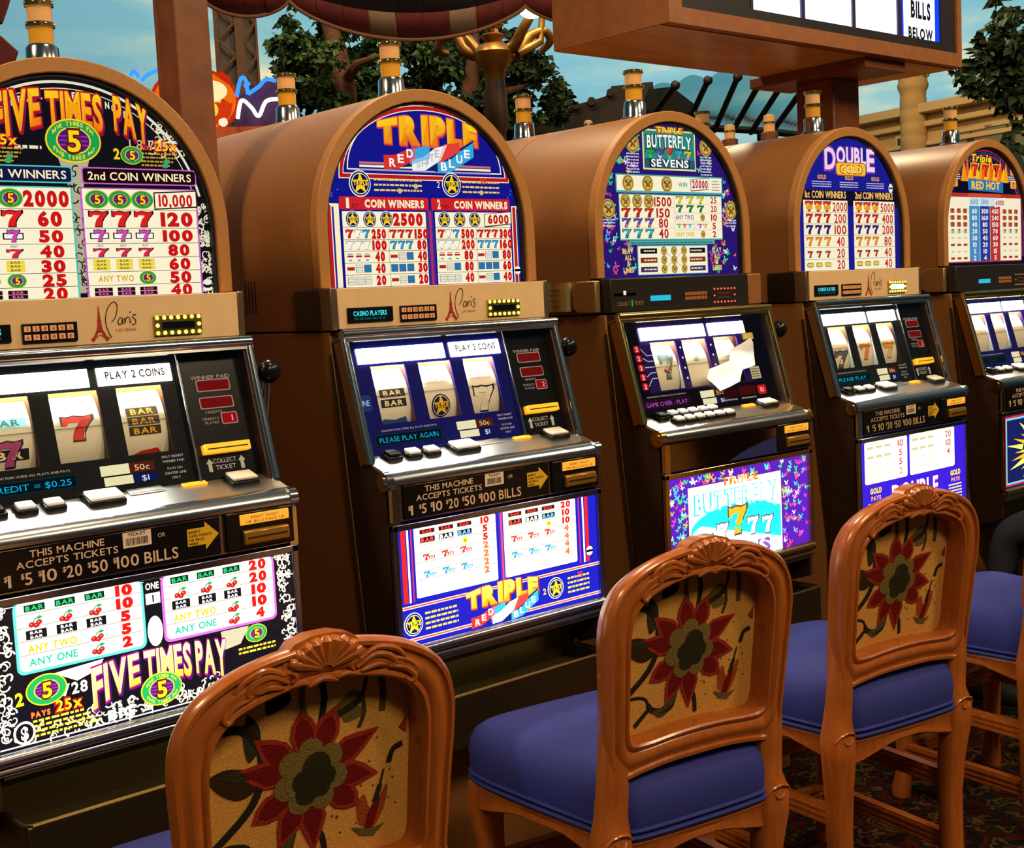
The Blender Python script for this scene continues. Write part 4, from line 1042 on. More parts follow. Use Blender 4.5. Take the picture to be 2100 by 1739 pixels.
def m3_belly(a):
    def ok(r):
        x, z = r.uniform(-.285,.285), r.uniform(.688,.926)
        if -.225 < x < .178 and z < .908: return None
        return x, z
    scatter_butterflies(a, 170, ok, 5, .0055, .010)
    a.rect(-.217,.684,.168,.900,hexc('F0E8B0'),2); a.rect(-.211,.684,.162,.896,hexc('C8F4FF'),3)
    a.text('TRIPLE', -.01, .891, .020, hexc('C07020'), 8, w=.19, bold=.06); a.text('TRIPLE', -.01, .892, .018, hexc('FFE8A0'), 9, w=.18, bold=.02)
    a.poly([(-.211,.72)]+[(-.024+.187*math.cos(math.radians(180-t)), .765+.055*math.sin(math.radians(t))) for t in range(0,181,12)]+[(.162,.72),(.162,.81)]+[(-.024+.187*math.cos(math.radians(t)), .783+.055*math.sin(math.radians(t))) for t in range(0,181,12)]+[(-.211,.81)], hexc('20C8E8'), 4)
    a.text('BUTTERFLY', -.024, .828, .050, hexc('30C0E0'), 4, w=.345, bold=.05); a.text('BUTTERFLY', -.024, .830, .048, WHITE, 5, w=.335, bold=.02)
    for q, (c, dz, s_) in enumerate(((hexc('E0D8A0'),.0,.042),(hexc('E8E0F0'),.018,.046),(hexc('F0A020'),.028,.072),(hexc('D8F0F8'),.018,.046),(hexc('E8E0F0'),.012,.046))): a.seven(-.150+q*.063, .728+dz, s_, c, 6, hexc('504030'), wid=1.0)
    butterfly(a, -.018, .775, .018, hexc('38C090'), .3, 9)
    a.text('SEVENS', -.024, .692, .034, hexc('8050A0'), 9, w=.27, bold=.05); a.text('SEVENS', -.024, .694, .031, WHITE, 10, w=.26, bold=.02)

def m4_top(a):
    for q in range(40):
        t = math.radians(8+164*q/39); a.line([(.03*math.cos(t),1.73+.03*math.sin(t)),(.26*math.cos(t),1.73+.26*math.sin(t))] if math.hypot(.26*math.cos(t),1.73+.26*math.sin(t)-(ZC-HW)) < HW-.03 else [(.03*math.cos(t),1.73+.03*math.sin(t)),(.10*math.cos(t),1.73+.10*math.sin(t))], .0012, hexc('3A48C8'), 1)
    a.text('D', -.100, 1.752, .070, hexc('B030A0'), 4, w=.066, bold=.07); a.text('D', -.100, 1.754, .066, hexc('F0D8F0'), 5, w=.058, bold=.03)
    for off, c, b, l in ((0,hexc('B030A0'),.08,4),(.001,hexc('F4E0F4'),.035,5)):
        a.text('OUBL', .014, 1.772+off, .050, c, l, w=.160, bold=b); a.text('E', .120, 1.752+off, .068, c, l, w=.046, bold=b)
    a.rrect(-.072,1.734,.092,1.776,.012,hexc('C06010'),6); a.rrect(-.069,1.737,.089,1.773,.011,hexc('F8C838'),7); a.text('GOLD', .010, 1.742, .026, hexc('D05010'), 8, w=.125, bold=.06); a.text('GOLD', .010, 1.744, .022, hexc('FFE880'), 9, w=.115, bold=.02)
    for x in (-.145,.0,.145):
        a.text('GOLD', x, 1.722, .012, hexc('F0A020'), 4, w=.045, bold=.05); 
        for q in range(3): a.fine(x-.05,x+.05,1.712-.007*q,.003,hexc('D0C8E0'))
    a.rect(-.285,1.64,.285,1.688,hexc('100828'),2)
    for x0, x1, t in ((-.243,-.012,'1st COIN WINNERS'),(.020,.252,'2nd COIN WINNERS')):
        a.text(t, (x0+x1)/2, 1.664, .022, hexc('F09020'), 5, w=.215, bold=.03, ) ; a.text(t, (x0+x1)/2, 1.6645, .021, hexc('F8E080'), 6, w=.212, bold=.0)
        zr = [1.620,1.585,1.550,1.513,1.477]; table(a, x0, 1.4425, x1, 1.657, zr, 3)
        nums = ('2000','200','100','40','20','20') if t[0] == '1' else ('5000','400','200','80','40','40')
        zc_ = [1.638,1.602,1.5675,1.531,1.495,1.460]
        for i, n_ in enumerate(nums):
            a.text(n_, x1-.042, zc_[i]-.014, .028, hexc('C82818'), 5, w=.021*len(n_) if len(n_) < 4 else .078, bold=.02)
            for q in range(3):
                g = x0+.028+q*.046
                if i == 0: a.seven(g, zc_[i]-.014, .029, hexc('D83818'), 5, hexc('602008'), wid=1.2); a.rrect(g-.017,zc_[i]-.010,g+.017,zc_[i]+.004,.004,hexc('F0A820'),8)
                elif i < 5: a.seven(g, zc_[i]-.012, .025 if i < 4 else .019, (0,hexc('D02818'),hexc('38187A'),hexc('E89018'),hexc('B02818'))[i], 5, hexc('200808') if i != 3 else hexc('A05808'), wid=1.2)
                else: a.rrect(g-.016,zc_[i]-.007,g+.016,zc_[i]+.007,.005,hexc('605020'),5); a.rrect(g-.014,zc_[i]-.005,g+.014,zc_[i]+.005,.004,hexc('E8D040'),6)
    a.ell(.232,1.70,.012,.015,WHITE,5,12); a.rect(.222,1.698,.242,1.703,INKK,6)
def m4_belly(a):
    for (x0, x1, nums) in ((-.270,-.042,('10','5','5','2')),(-.028,.232,('20','10','4',''))):
        a.rrect(x0,.805,x1,.931,.008,hexc('FFF8DC'),3)
        for i, n_ in enumerate(nums):
            z = .912-.028*i
            if n_: a.text(n_, x1-.038, z-.010, .020, hexc('B03018') if i < 3 else hexc('C08040'), 5, w=.017*len(n_), bold=.02)
            for q in range(3): a.rect(x0+.012+q*.045,z-.004,x0+.046+q*.045,z+.004,hexc('B0A878') if i < 2 else hexc('E0D8A8'),5)
            a.rect(x0,z-.0145,x1,z-.014,hexc('C0B890'),4)
    for off, c, b, l in ((0,hexc('B040C0'),.06,4),(.002,hexc('FFF4FF'),.02,5)): a.text('DOUBLE', .0, .728+off, .058, c, l, w=.26, bold=b)
    a.rrect(-.08,.690,.08,.722,.01,hexc('F8C838'),6); a.text('GOLD', 0, .695, .02, hexc('D05010'), 7, w=.12, bold=.05)
    for x in (-.215,.235):
        a.text('GOLD', x, .775, .016, hexc('F8C020'), 4, w=.06, bold=.05); a.text('PAYS', x, .755, .012, hexc('F8A020'), 4, w=.05, bold=.05)
        for q in range(5): a.fine(x-.04,x+.04,.742-.010*q,.0045,hexc('F0D860'))
def m5_top(a):
    for i in range(4):
        R_ = HW-.036-.008*i; P = [(R_*math.cos(math.radians(t)), ZC-HW+R_*math.sin(math.radians(t))) for t in range(0,181,5)]
        P = [(R_,1.47)]+P+[(-R_,1.47)]; a.line(P, .0035, (hexc('C02828'),hexc('2848C0'),hexc('D04030'),hexc('182070'))[i], 1)
    a.text('Triple', -.03, 1.805, .026, YEL, 5, w=.14, bold=.04, shear=.25)
    for k in range(16):
        t = k/15; x = -.145+.29*t; h = .035+.02*math.sin(k*2.1); a.poly([(x-.022,1.735),(x+.022,1.735),(x+.006*math.sin(k),1.77+h)], (hexc('F8A018'),hexc('F06010'),YEL)[k % 3], 3)
    for q in range(3): a.seven(-.075+q*.075, 1.752, .046, hexc('D82818'), 6, hexc('FFE060'), wid=1.1)
    a.poly([(-.12,1.705),(.125,1.698),(.125,1.738),(-.12,1.745)], hexc('2878C0'), 4); a.text('RED HOT', 0, 1.709, .028, hexc('F8A020'), 8, w=.20, bold=.05); a.text('RED HOT', 0, 1.711, .024, hexc('FFE850'), 9, w=.19, bold=.0)
    for x in (-.21,.20):
        for zz in (1.775,1.728): a.rrect(x-.022,zz-.013,x+.022,zz+.013,.006,hexc('F0A040'),4); a.seven(x, zz-.009, .018, hexc('C82020'), 5, None)
        for q in range(3): a.fine(x-.04,x+.04,1.755-.007*q,.003,WHITE)
    a.rrect(-.262,1.452,.258,1.694,.008,hexc('C03028'),2); a.rect(-.257,1.456,.253,1.680,CREAM,3); a.rect(-.12,1.682,.11,1.694,hexc('E04828'),3)
    for x0, c in ((-.115,hexc('4890C8')),(-.042,hexc('283898')),(.030,hexc('C03030'))): a.rect(x0,1.456,x0+.070,1.650,c,4); a.rect(x0,1.650,x0+.070,1.68,hexc('D0E8F0'),4)
    rows = (('60','300','450'),('80','160','240'),('40','80','150'),('20','50','70'),('30','40','60'),('10','20','30'),('5','10','15'),('2','4','5'))
    for r_, rw in enumerate(rows):
        z = 1.632-.0235*r_
        for q in range(3): a.text(rw[q], -.080+q*.072, z-.008, .016, WHITE, 5, w=.014*len(rw[q])+.006, bold=.03)
        for sx in (-.228,.132):
            for q in range(3):
                g = sx+q*.042
                if r_ < 4: a.rrect(g-.014,z-.008,g+.014,z+.008,.004,hexc('B86038') if r_ < 3 else hexc('D8D0B0'),5); a.seven(g, z-.007, .014, hexc('901818') if r_ < 3 else hexc('202020'), 6, None)
                elif r_ % 2: a.rect(g-.013,z-.004,g+.013,z+.004,hexc('B03828'),5)
                else: a.rect(g-.010,z-.003,g+.010,z+.003,hexc('D8C8A0'),5)
    a.poly([(.062,1.645),(.135,1.655),(.135,1.682),(.062,1.672)], WHITE, 6); a.text('6000', .098, 1.654, .018, hexc('C03020'), 7, w=.06, bold=.04)
    for q in range(3): a.text(('600','3000','')[q] if q < 2 else ' ', -.080+q*.072, 1.656, .018, hexc('7898A8'), 5, w=.05, bold=.02) if q < 2 else None
def m5_belly(a):
    a.rect(-.282,.69,.282,.926,hexc('C02828'),1); a.rect(-.276,.696,.276,.920,hexc('58B0D0'),2); a.rect(-.270,.702,.270,.914,hexc('101848'),3)
    for k in range(30):
        t = 2*math.pi*k/30; r0 = .10+.02*(k % 3); a.poly([(r0*.8*math.cos(t-.12)*1.5,.80+r0*.55*math.sin(t-.12)),((r0+.045)*1.5*math.cos(t),.80+(r0+.03)*.8*math.sin(t)),(r0*.8*math.cos(t+.12)*1.5,.80+r0*.55*math.sin(t+.12))], (YEL,hexc('F8A018'),hexc('FFE860'))[k % 3], 4)
    a.ell(0,.80,.145,.075,hexc('FFF0A0'),5); 
    for q in range(3): a.seven(-.085+q*.085, .76, .078, hexc('D83018'), 6, hexc('401008'), wid=1.0)
    a.text('RED HOT', 0, .712, .032, YEL, 8, w=.24, bold=.05)

def R_bar(n, col, fg, z=0.0, h=.018):
    def f(a):
        for i in range(n): a.bar(0, z+(i-(n-1)/2)*h*1.08-h/2, .066, h, col, fg, 1)
    return f
def m1_r1(a): a.bar(0,.012,.074,.020,hexc('70D0D0'),hexc('18484C'),1); a.rect(-.034,-.046,.034,-.026,INKK,1); a.text('B R',0,-.043,.014,CREAM,2,w=.058,bold=.04); a.seven(.0,-.056,.044,hexc('B0488C'),3,hexc('300820'),wid=.95)
def m1_r2(a): a.seven(0,-.022,.044,hexc('D82818'),1,hexc('301008'),wid=1.25)
def m1_r3(a):
    for i in range(3): a.bar(0,-.026+i*.0185,.064,.018,hexc('302408'),hexc('F0B818'),1)
    a.poly([(-.03,-.062),(.03,-.062),(.022,-.052),(-.01,-.055)],hexc('C83020'),1)
def m2_r1(a): a.bar(0,-.004,.068,.019,INKK,CREAM,1); a.bar(0,-.026,.068,.019,INKK,CREAM,1); a.poly([(-.036,-.062),(.036,-.062),(.03,-.048),(.0,-.054),(-.03,-.05)],hexc('3858A0'),1)
def m2_r2(a): a.bar(0,.020,.066,.018,hexc('D89080'),hexc('F8E8D8'),1); tstar(a,0,-.034,.029,1)
def m2_r3(a): a.bar(0,.020,.066,.018,hexc('D89080'),hexc('F8E8D8'),1); a.seven(0,-.056,.056,hexc('F4F2E4'),1,INKK,wid=1.0)
def m3_r1(a): a.seven(.004,-.030,.062,hexc('587878'),1,hexc('405050'),wid=.8); butterfly(a,0,-.012,.012,hexc('A03030'),.2,4)
def m3_r2(a): a.seven(0,.010,.030,hexc('88A8A0'),1,hexc('607870'),wid=1.2)
def m3_r3(a): a.seven(0,.014,.034,hexc('C8C0D8'),1,hexc('9088A8'),wid=1.1)
def m4_r1(a): a.seven(0,-.058,.050,hexc('606468'),1,hexc('303438'),wid=1.2)
def m4_r2(a): a.seven(.002,-.040,.046,hexc('E89048'),1,hexc('A06030'),wid=1.0)
def m4_r3(a): a.seven(.002,-.042,.046,hexc('F0C880'),1,hexc('808078'),wid=1.1); a.rrect(-.02,-.012,.026,.004,.005,hexc('F0A020'),5)
def m2_plate(a): a.rrect(-.292,-.168,-.250,-.132,.006,hexc('203868'),1); a.text('1 LINE', -.272, -.156, .013, hexc('B8D0F0'), 2, w=.034)
def m3_plate(a):
    a.rect(-.297,-.214,-.222,-.020,(0.004,0.003,0.006),.4); a.rect(.216,-.285,.297,-.010,(0.004,0.003,0.006),.4)
    a.rect(-.297,-.285,.297,-.204,(0.006,0.003,0.006),.2)
    for q in range(5):
        z = -.085-.025*q; a.rrect(-.247,z-.0095,-.226,z+.0095,.004,hexc('D01820'),2); a.text('2', -.2365, z-.006, .012, (1,.8,.8), 3, w=.008, bold=.03)
        zz = -.085-.0375*round(q*.75) if q in (0,4) else -.1225 if q < 2 else -.135
        a.line([(-.222,z),(-.204,-.135+(z+.135)*.62),(-.184,-.135+(z+.135)*.62)], .0024, hexc('C8C0D8'), 2)
    for x in (-.068,.058):
        for q in range(4): a.ell(x,-.09-.028*q,.0035,.003,WHITE,2,8)
    a.rect(.198,-.198,.239,-.163,hexc('C8B888'),2)
    for q in range(4): a.fine(.202,.236,-.172-.007*q,.003,hexc('5A4A30'),3)
    a.rect(.200,-.084,.248,-.065,hexc('D8A838'),2); a.text('BET', .224, -.079, .010, hexc('FFE890'), 3, w=.03)
    a.rrect(.210,-.243,.246,-.217,.004,hexc('E01818'),2); a.text('10', .228, -.237, .014, (1,.8,.7), 3, w=.016)
    a.rect(.042,-.240,.118,-.215,hexc('30060A'),2); a.rect(.128,-.240,.200,-.215,hexc('48080A'),2)
    a.fine(.046,.112,-.250,.004,hexc('B09890'),2); a.fine(.132,.196,-.250,.004,hexc('B09890'),2)

STD = [(-.243,-.128,.030,.024,'black'),(-.190,-.130,.030,.022,'lit'),(-.140,-.131,.030,.022,'lit'),(-.048,-.131,.062,.036,'lit'),(.042,-.116,.062,.016,'flat'),(.232,-.133,.052,.034,'white')]
TWELVE = [(-.226,-.122,.030,.024,'black')]+[(-.177+q*.040,-.118,.026,.018,'lit') for q in range(5)]+[(-.195+q*.040,-.156,.026,.018,'lit') for q in range(6)]+[(.205,-.130,.056,.030,'white')]
STYLES = [
 dict(name='five', top=m1_top, top_bg=INKK, belly=m1_belly, belly_bg=INKK, metal='chrome', belly_trim='blue', plate=(0.012,0.012,0.014), plate_style='beige', side='black', buttons=STD, reels=[m1_r1,m1_r2,m1_r3], played='1', disp='1 CREDIT = $0.25',
  label='slot machine with a black and cream banknote glass at the left edge'),
 dict(name='triple', top=m2_top, top_bg=hexc('14148A'), belly=m2_belly, belly_bg=hexc('1A1AA0'), metal='chrome', belly_trim='blue', plate=hexc('181878'), plate_style='beige', side='black', buttons=STD, reels=[m2_r1,m2_r2,m2_r3], played='2', disp='PLEASE PLAY AGAIN', plate_art=m2_plate,
  label='slot machine with a royal blue glass and red, white and blue ribbon'),
 dict(name='butterfly', top=m3_top, top_bg=hexc('2A1470'), belly=m3_belly, belly_bg=hexc('4A1A98'), metal='gold', plate=hexc('2A1468'), plate_style='black', side='brass', buttons=TWELVE, reels=[m3_r1,m3_r2,m3_r3], style='butterfly', X=[(-.180,-.082),(-.056,.042),(.076,.174)], boxes=((-.212,.044),(.062,.214)), coins=False, disp='GAME OVER - PLAY', dispcol=hexc('C060E0'), dispbg=hexc('280818'), dispedge=hexc('301020'), accept=False, ticketout=True, plate_art=m3_plate,
  label='slot machine with a purple glass full of butterflies and a gold window frame'),
 dict(name='gold', top=m4_top, top_bg=hexc('1A1A90'), belly=m4_belly, belly_bg=hexc('3018B0'), metal='chrome', plate=(0.012,0.012,0.016), plate_style='beige', side='black', buttons=STD, reels=[m4_r1,m4_r2,m4_r3], played='2', disp='PLEASE PLAY', slotlit=True, dimprint=True, coins=False, handle=False,
  label='slot machine with a blue glass and gold-pill title, second from the right'),
 dict(name='redhot', top=m5_top, top_bg=hexc('0C0820'), belly=m5_belly, belly_bg=hexc('101848'), metal='gold', plate=hexc('181470'), plate_style='black', side='brass', buttons=STD, reels=[None,None,None], played='2', dispcol=hexc('602030'), disp='PLAY', coins=False, handle=False,
  label='slot machine with a flaming triple seven glass at the right edge'),
]
for k, st in enumerate(STYLES):
    root = thing('slot_machine', st['label'], 'slot machine', (k*SP,0,0), 0, 'bank of arched-top slot machines')
    build_casing(root, k); build_topglass(root, st); build_nameplate(root, st); build_window(root, st); build_deck(root, st); build_belly(root, st); build_side(root, st)
    make_candle(root, .027, .16, ZC-.002)
# the machines of the other side of the bank, seen only as casings behind the front row
REAR = ['banknote-glass machine','red, white and blue machine','butterfly machine','gold-pill machine','flaming sevens machine']
for k in range(5):
    root = thing('slot_machine_casing', 'brown arched casing back to back with the '+REAR[k], 'casing', (k*SP,0,0), 0, 'casings of the rear machines')
    part('arched_top', 'rbarrel', root, lambda: obj('arched_top', MB().prism(arch(HW, ZB, ZC), 'y', 0.404, 0.80), LAM, None, smooth=True, bevel=0.003))
    part('base_casing', 'rbase', root, lambda: obj('base_casing', MB().box(-HW,HW,.404,.84,0,1.348), LAM, None, bevel=.002))
    make_candle(root, .027, .62, ZC-.002)

# torn white paper taped over the window of the butterfly machine
PAPER = mat('white_paper', rgb(252,250,246), .8)
_nt = PAPER.node_tree; _tr = _nt.nodes.new('ShaderNodeBsdfTranslucent'); _tr.inputs[0].default_value = (.95,.94,.9,1); _mx = _nt.nodes.new('ShaderNodeMixShader'); _mx.inputs[0].default_value = .5
_nt.links.new(_nt.nodes['Principled BSDF'].outputs[0], _mx.inputs[1]); _nt.links.new(_tr.outputs[0], _mx.inputs[2]); _nt.links.new(_mx.outputs[0], _nt.nodes['Material Output'].inputs['Surface'])
pp = [(.195,.087),(.198,.101),(.190,.135),(.182,.166),(.150,.171),(.126,.174),(.112,.192),(.099,.206),(.055,.217),(.011,.225),(-.012,.206),(-.031,.188),(-.016,.163),(.030,.155),(.075,.147),(.099,.114),(.145,.102)]
rr_ = random.Random(3); P_ = [slant(x, t, .001+rr_.uniform(0,.004))+Vector((2*SP,0,0)) for x, t in pp]
cs_ = [slant(x, t, n)+Vector((2*SP,0,0)) for x, t, n in ((.165,.125,.008),(.125,.150,.005),(.085,.178,.010),(.03,.188,.007))]
mb = MB(); n_ = len(P_); ring_ = [tuple(p) for p in P_]
near = [min(range(4), key=lambda j: (cs_[j]-p).length) for p in P_]
vs_ = ring_+[tuple(c) for c in cs_]; fs_ = []
for i in range(n_):
    j = (i+1) % n_; fs_.append((i,j,n_+near[i]))
    if near[i] != near[j]: fs_.append((j,n_+near[j],n_+near[i]))
mb.add(vs_, fs_)
o_ = obj('paper_note', mb, PAPER)
tag(o_, 'torn white paper taped over the reel window of the butterfly machine', 'paper')
# ------------------------------------------------------------------ chairs
def wood_mat(name, c0, c1):
    mt = mat(name, c0, 0.28, noise=c1, noise_scale=10, stretch=(9,9,1.0), coat=0.4)
    return mt
WOOD = wood_mat('varnished_cherry_wood', rgb(186,104,42), rgb(166,88,34))
BLUEFAB = mat('blue_upholstery', rgb(54,62,146), 0.75, noise=rgb(47,55,134), noise_scale=400, bump=(900,0.15), spec=0.25)
PIPING = mat('blue_piping', rgb(46,56,140), 0.6, spec=0.3)
TILT = 0.12
def backpt(x, z, d):        # d: towards the rear of the chair (away from the machine)
    return (x, (0.60-z)*TILT-d, z)
OUTER = [(0,.572),(.07,.571),(.13,.565),(.172,.560),(.195,.585),(.200,.64),(.205,.73),(.210,.80),(.209,.845),(.196,.886),(.165,.920),(.10,.949),(0,.962)]
INNER = [(0,.630),(.058,.628),(.112,.624),(.146,.627),(.156,.646),(.157,.69),(.158,.74),(.159,.79),(.157,.828),(.146,.860),(.118,.884),(.068,.900),(0,.908)]
def closed_half(h): return h+[(-x,z) for x,z in h[1:-1][::-1]]
OC = [(p.x,p.y) for p in catmull([(x,z,0) for x,z in closed_half(OUTER)], 5, True)]
IC = [(p.x,p.y) for p in catmull([(x,z,0) for x,z in closed_half(INNER)], 5, True)]
def tapestry_art(a):
    base = hexc('C08A42'); red = hexc('7A1614'); red2 = hexc('A83424'); kh = hexc('857038'); ol = hexc('33301A'); gr = hexc('3A3A26'); orr = hexc('B05020')
    S_ = lambda pts, n=6: [(q.x, q.y) for q in catmull([(x, z, 0) for x, z in pts], n)]
    # stems and scrolls, drawn as seen from behind the chair
    st = hexc('2C2A20')
    a.line(S_([(-.12,.852),(-.095,.850),(-.072,.825),(-.068,.785),(-.085,.740),(-.140,.690)]), [.004]+[.011]*29+[.014], st, 2)
    a.poly(S_([(-.142,.795),(-.115,.802),(-.080,.790),(-.078,.765),(-.100,.757),(-.125,.772),(-.142,.795)]), hexc('3E2A18'), 2); a.poly(S_([(-.130,.793),(-.1,.795),(-.082,.783),(-.1,.781),(-.13,.793)]), gr, 3)
    a.poly(S_([(-.085,.870),(-.070,.850),(-.070,.822),(-.085,.805),(-.092,.840),(-.085,.870)]), gr, 2)
    a.line(S_([(.012,.712),(.010,.690),(.018,.668),(.022,.642)]), .008, st, 2)
    a.line(S_([(.018,.893),(.022,.870),(.018,.845),(.015,.826)]), .009, st, 2)
    a.line(S_([(-.008,.893),(-.010,.870),(-.004,.838)]), .008, hexc('6A5A30'), 2)
    a.poly(S_([(-.060,.880),(-.030,.888),(-.028,.872),(-.058,.862),(-.060,.880)]), hexc('241C16'), 2)
    a.line(S_([(.085,.895),(.082,.870),(.070,.852),(.040,.840)]), [.005]*10+[.010]*9, hexc('38301E'), 2)
    a.poly(S_([(.035,.850),(.060,.868),(.078,.862),(.070,.848),(.085,.835),(.055,.826),(.045,.838),(.035,.850)]), hexc('7A6A38'), 1); a.poly(S_([(.030,.848),(.045,.852),(.060,.870),(.050,.858),(.030,.848)]), red2, 2)
    a.line(S_([(.078,.86),(.080,.835),(.072,.815)]), .006, hexc('4E4626'), 2); a.line(S_([(.105,.89),(.110,.86),(.108,.83)]), .010, hexc('5E5630'), 2)
    a.line(S_([(-.140,.690),(-.115,.694),(-.090,.688),(-.078,.668),(-.060,.660),(-.040,.662)]), [.006]*16+[.011]*15, st, 2)
    a.line(S_([(-.078,.670),(-.095,.655),(-.110,.642)]), .009, st, 2)
    a.poly(S_([(-.075,.662),(-.050,.668),(-.022,.690),(-.030,.662),(-.055,.648),(-.075,.662)]), hexc('5A5230'), 3); a.poly(S_([(-.06,.655),(-.03,.668),(-.022,.690),(-.03,.660),(-.06,.655)]), ol, 4)
    # big flower
    for k in range(10):
        t = math.radians(90+k*36+8+6*math.sin(k*2.3)); ln = .080+.014*((k*7) % 3)/2
        c, s_ = math.cos(t), math.sin(t)
        def P(u, v): return (1.2*(c*u-s_*v), .764+1.2*(s_*u+c*v))
        a.poly([P(.022,-.006),P(.036,-.013),P(.052,-.0165),P(.066,-.012),P(ln,0),P(.066,.012),P(.052,.0165),P(.036,.013),P(.022,.006)], red2, 3)
        a.poly([P(.022,-.003),P(.036,-.009),P(.052,-.0115),P(.064,-.007),P(ln-.010,0),P(.064,.007),P(.052,.0115),P(.036,.009),P(.022,.003)], red, 4)
    for k in range(7):
        t = math.radians(90+k*360/7); a.ell(.036*math.cos(t), .764+.036*math.sin(t), .018, .018, kh, 5, 12)
    a.ell(0,.764,.038,.038,kh,6,18)
    for (dx, dz, r) in ((.004,.013,.019),(-.013,-.002,.015),(.016,-.002,.014),(-.009,-.018,.015),(.010,-.015,.012)): a.ell(.003+dx*1.1,.762+dz*1.1,r*1.1,r*1.1,ol,7,12)
    # tulip
    a.poly(S_([(.072,.672),(.068,.700),(.080,.715),(.092,.690),(.115,.722),(.112,.690),(.094,.662),(.072,.672)]), orr, 2)
    a.poly(S_([(.080,.662),(.088,.690),(.104,.708),(.100,.682),(.090,.660),(.080,.662)]), red, 3); a.line(S_([(.096,.70),(.104,.722),(.110,.745)]), [.008]*7+[.003]*6, ol, 4)
    a.poly([(.060,.672),(.075,.655),(.095,.650),(.112,.664),(.090,.662)], hexc('6E6436'), 4)
    a.line(S_([(.140,.775),(.125,.770),(.118,.752)]), .008, st, 2); a.poly([(.146,.815),(.134,.80),(.146,.79)], red2, 2)
    rr = random.Random(8)
    for _ in range(26): a.ell(rr.uniform(.03,.13), rr.uniform(.66,.80), .0016, .0016, hexc('6A3018'), 1, 6)
def leaf_curl(mb, pts, r0, d):
    """one carved acanthus curl lying on the back frame"""
    P = [backpt(x, z, dd) for x, z, dd in [(q.x, q.y, d+q.z) for q in catmull([(x, z, 0) for x, z in pts], 4)]]
    n = len(P); mb.tube(P, [max(r0*math.sin(math.pi*(0.12+.80*i/(n-1)))**.8, .0008) for i in range(n)], 7)
def loft(mb, secs):
    """secs: (centre xyz, half-x, half-y, roundness) rings stacked along z"""
    n = 16; vs = []
    for (cx, cy, cz), hx, hy in secs:
        for i in range(n):
            a = 2*math.pi*(i+.5)/n; c, s_ = math.cos(a), math.sin(a)
            k = (abs(c)**3.2+abs(s_)**3.2)**(-1/3.2)
            vs.append((cx+hx*k*c, cy+hy*k*s_, cz))
    m_ = len(secs); fs = [(j*n+i, j*n+(i+1) % n, (j+1)*n+(i+1) % n, (j+1)*n+i) for j in range(m_-1) for i in range(n)]
    fs += [list(range(n))[::-1], list(range((m_-1)*n, m_*n))]
    mb.add(vs, fs)
def seat_outline(inset=0.0, n=64):
    ctrl = [(0,-.012),(.11,-.010),(.155,.0),(.178,.05),(.195,.15),(.213,.27),(.225,.38),(.215,.44),(.17,.462),(.09,.472),(0,.475)]
    full = ctrl+[(-x,y) for x,y in ctrl[1:-1][::-1]]
    P = catmull([(x,y,0) for x,y in full], 4, True)
    c = Vector((0,.23,0)); out = []
    for p in P:
        d = p-c; out.append(c+d*max(0.0,(1-inset/max(d.length,.001))))
    return out
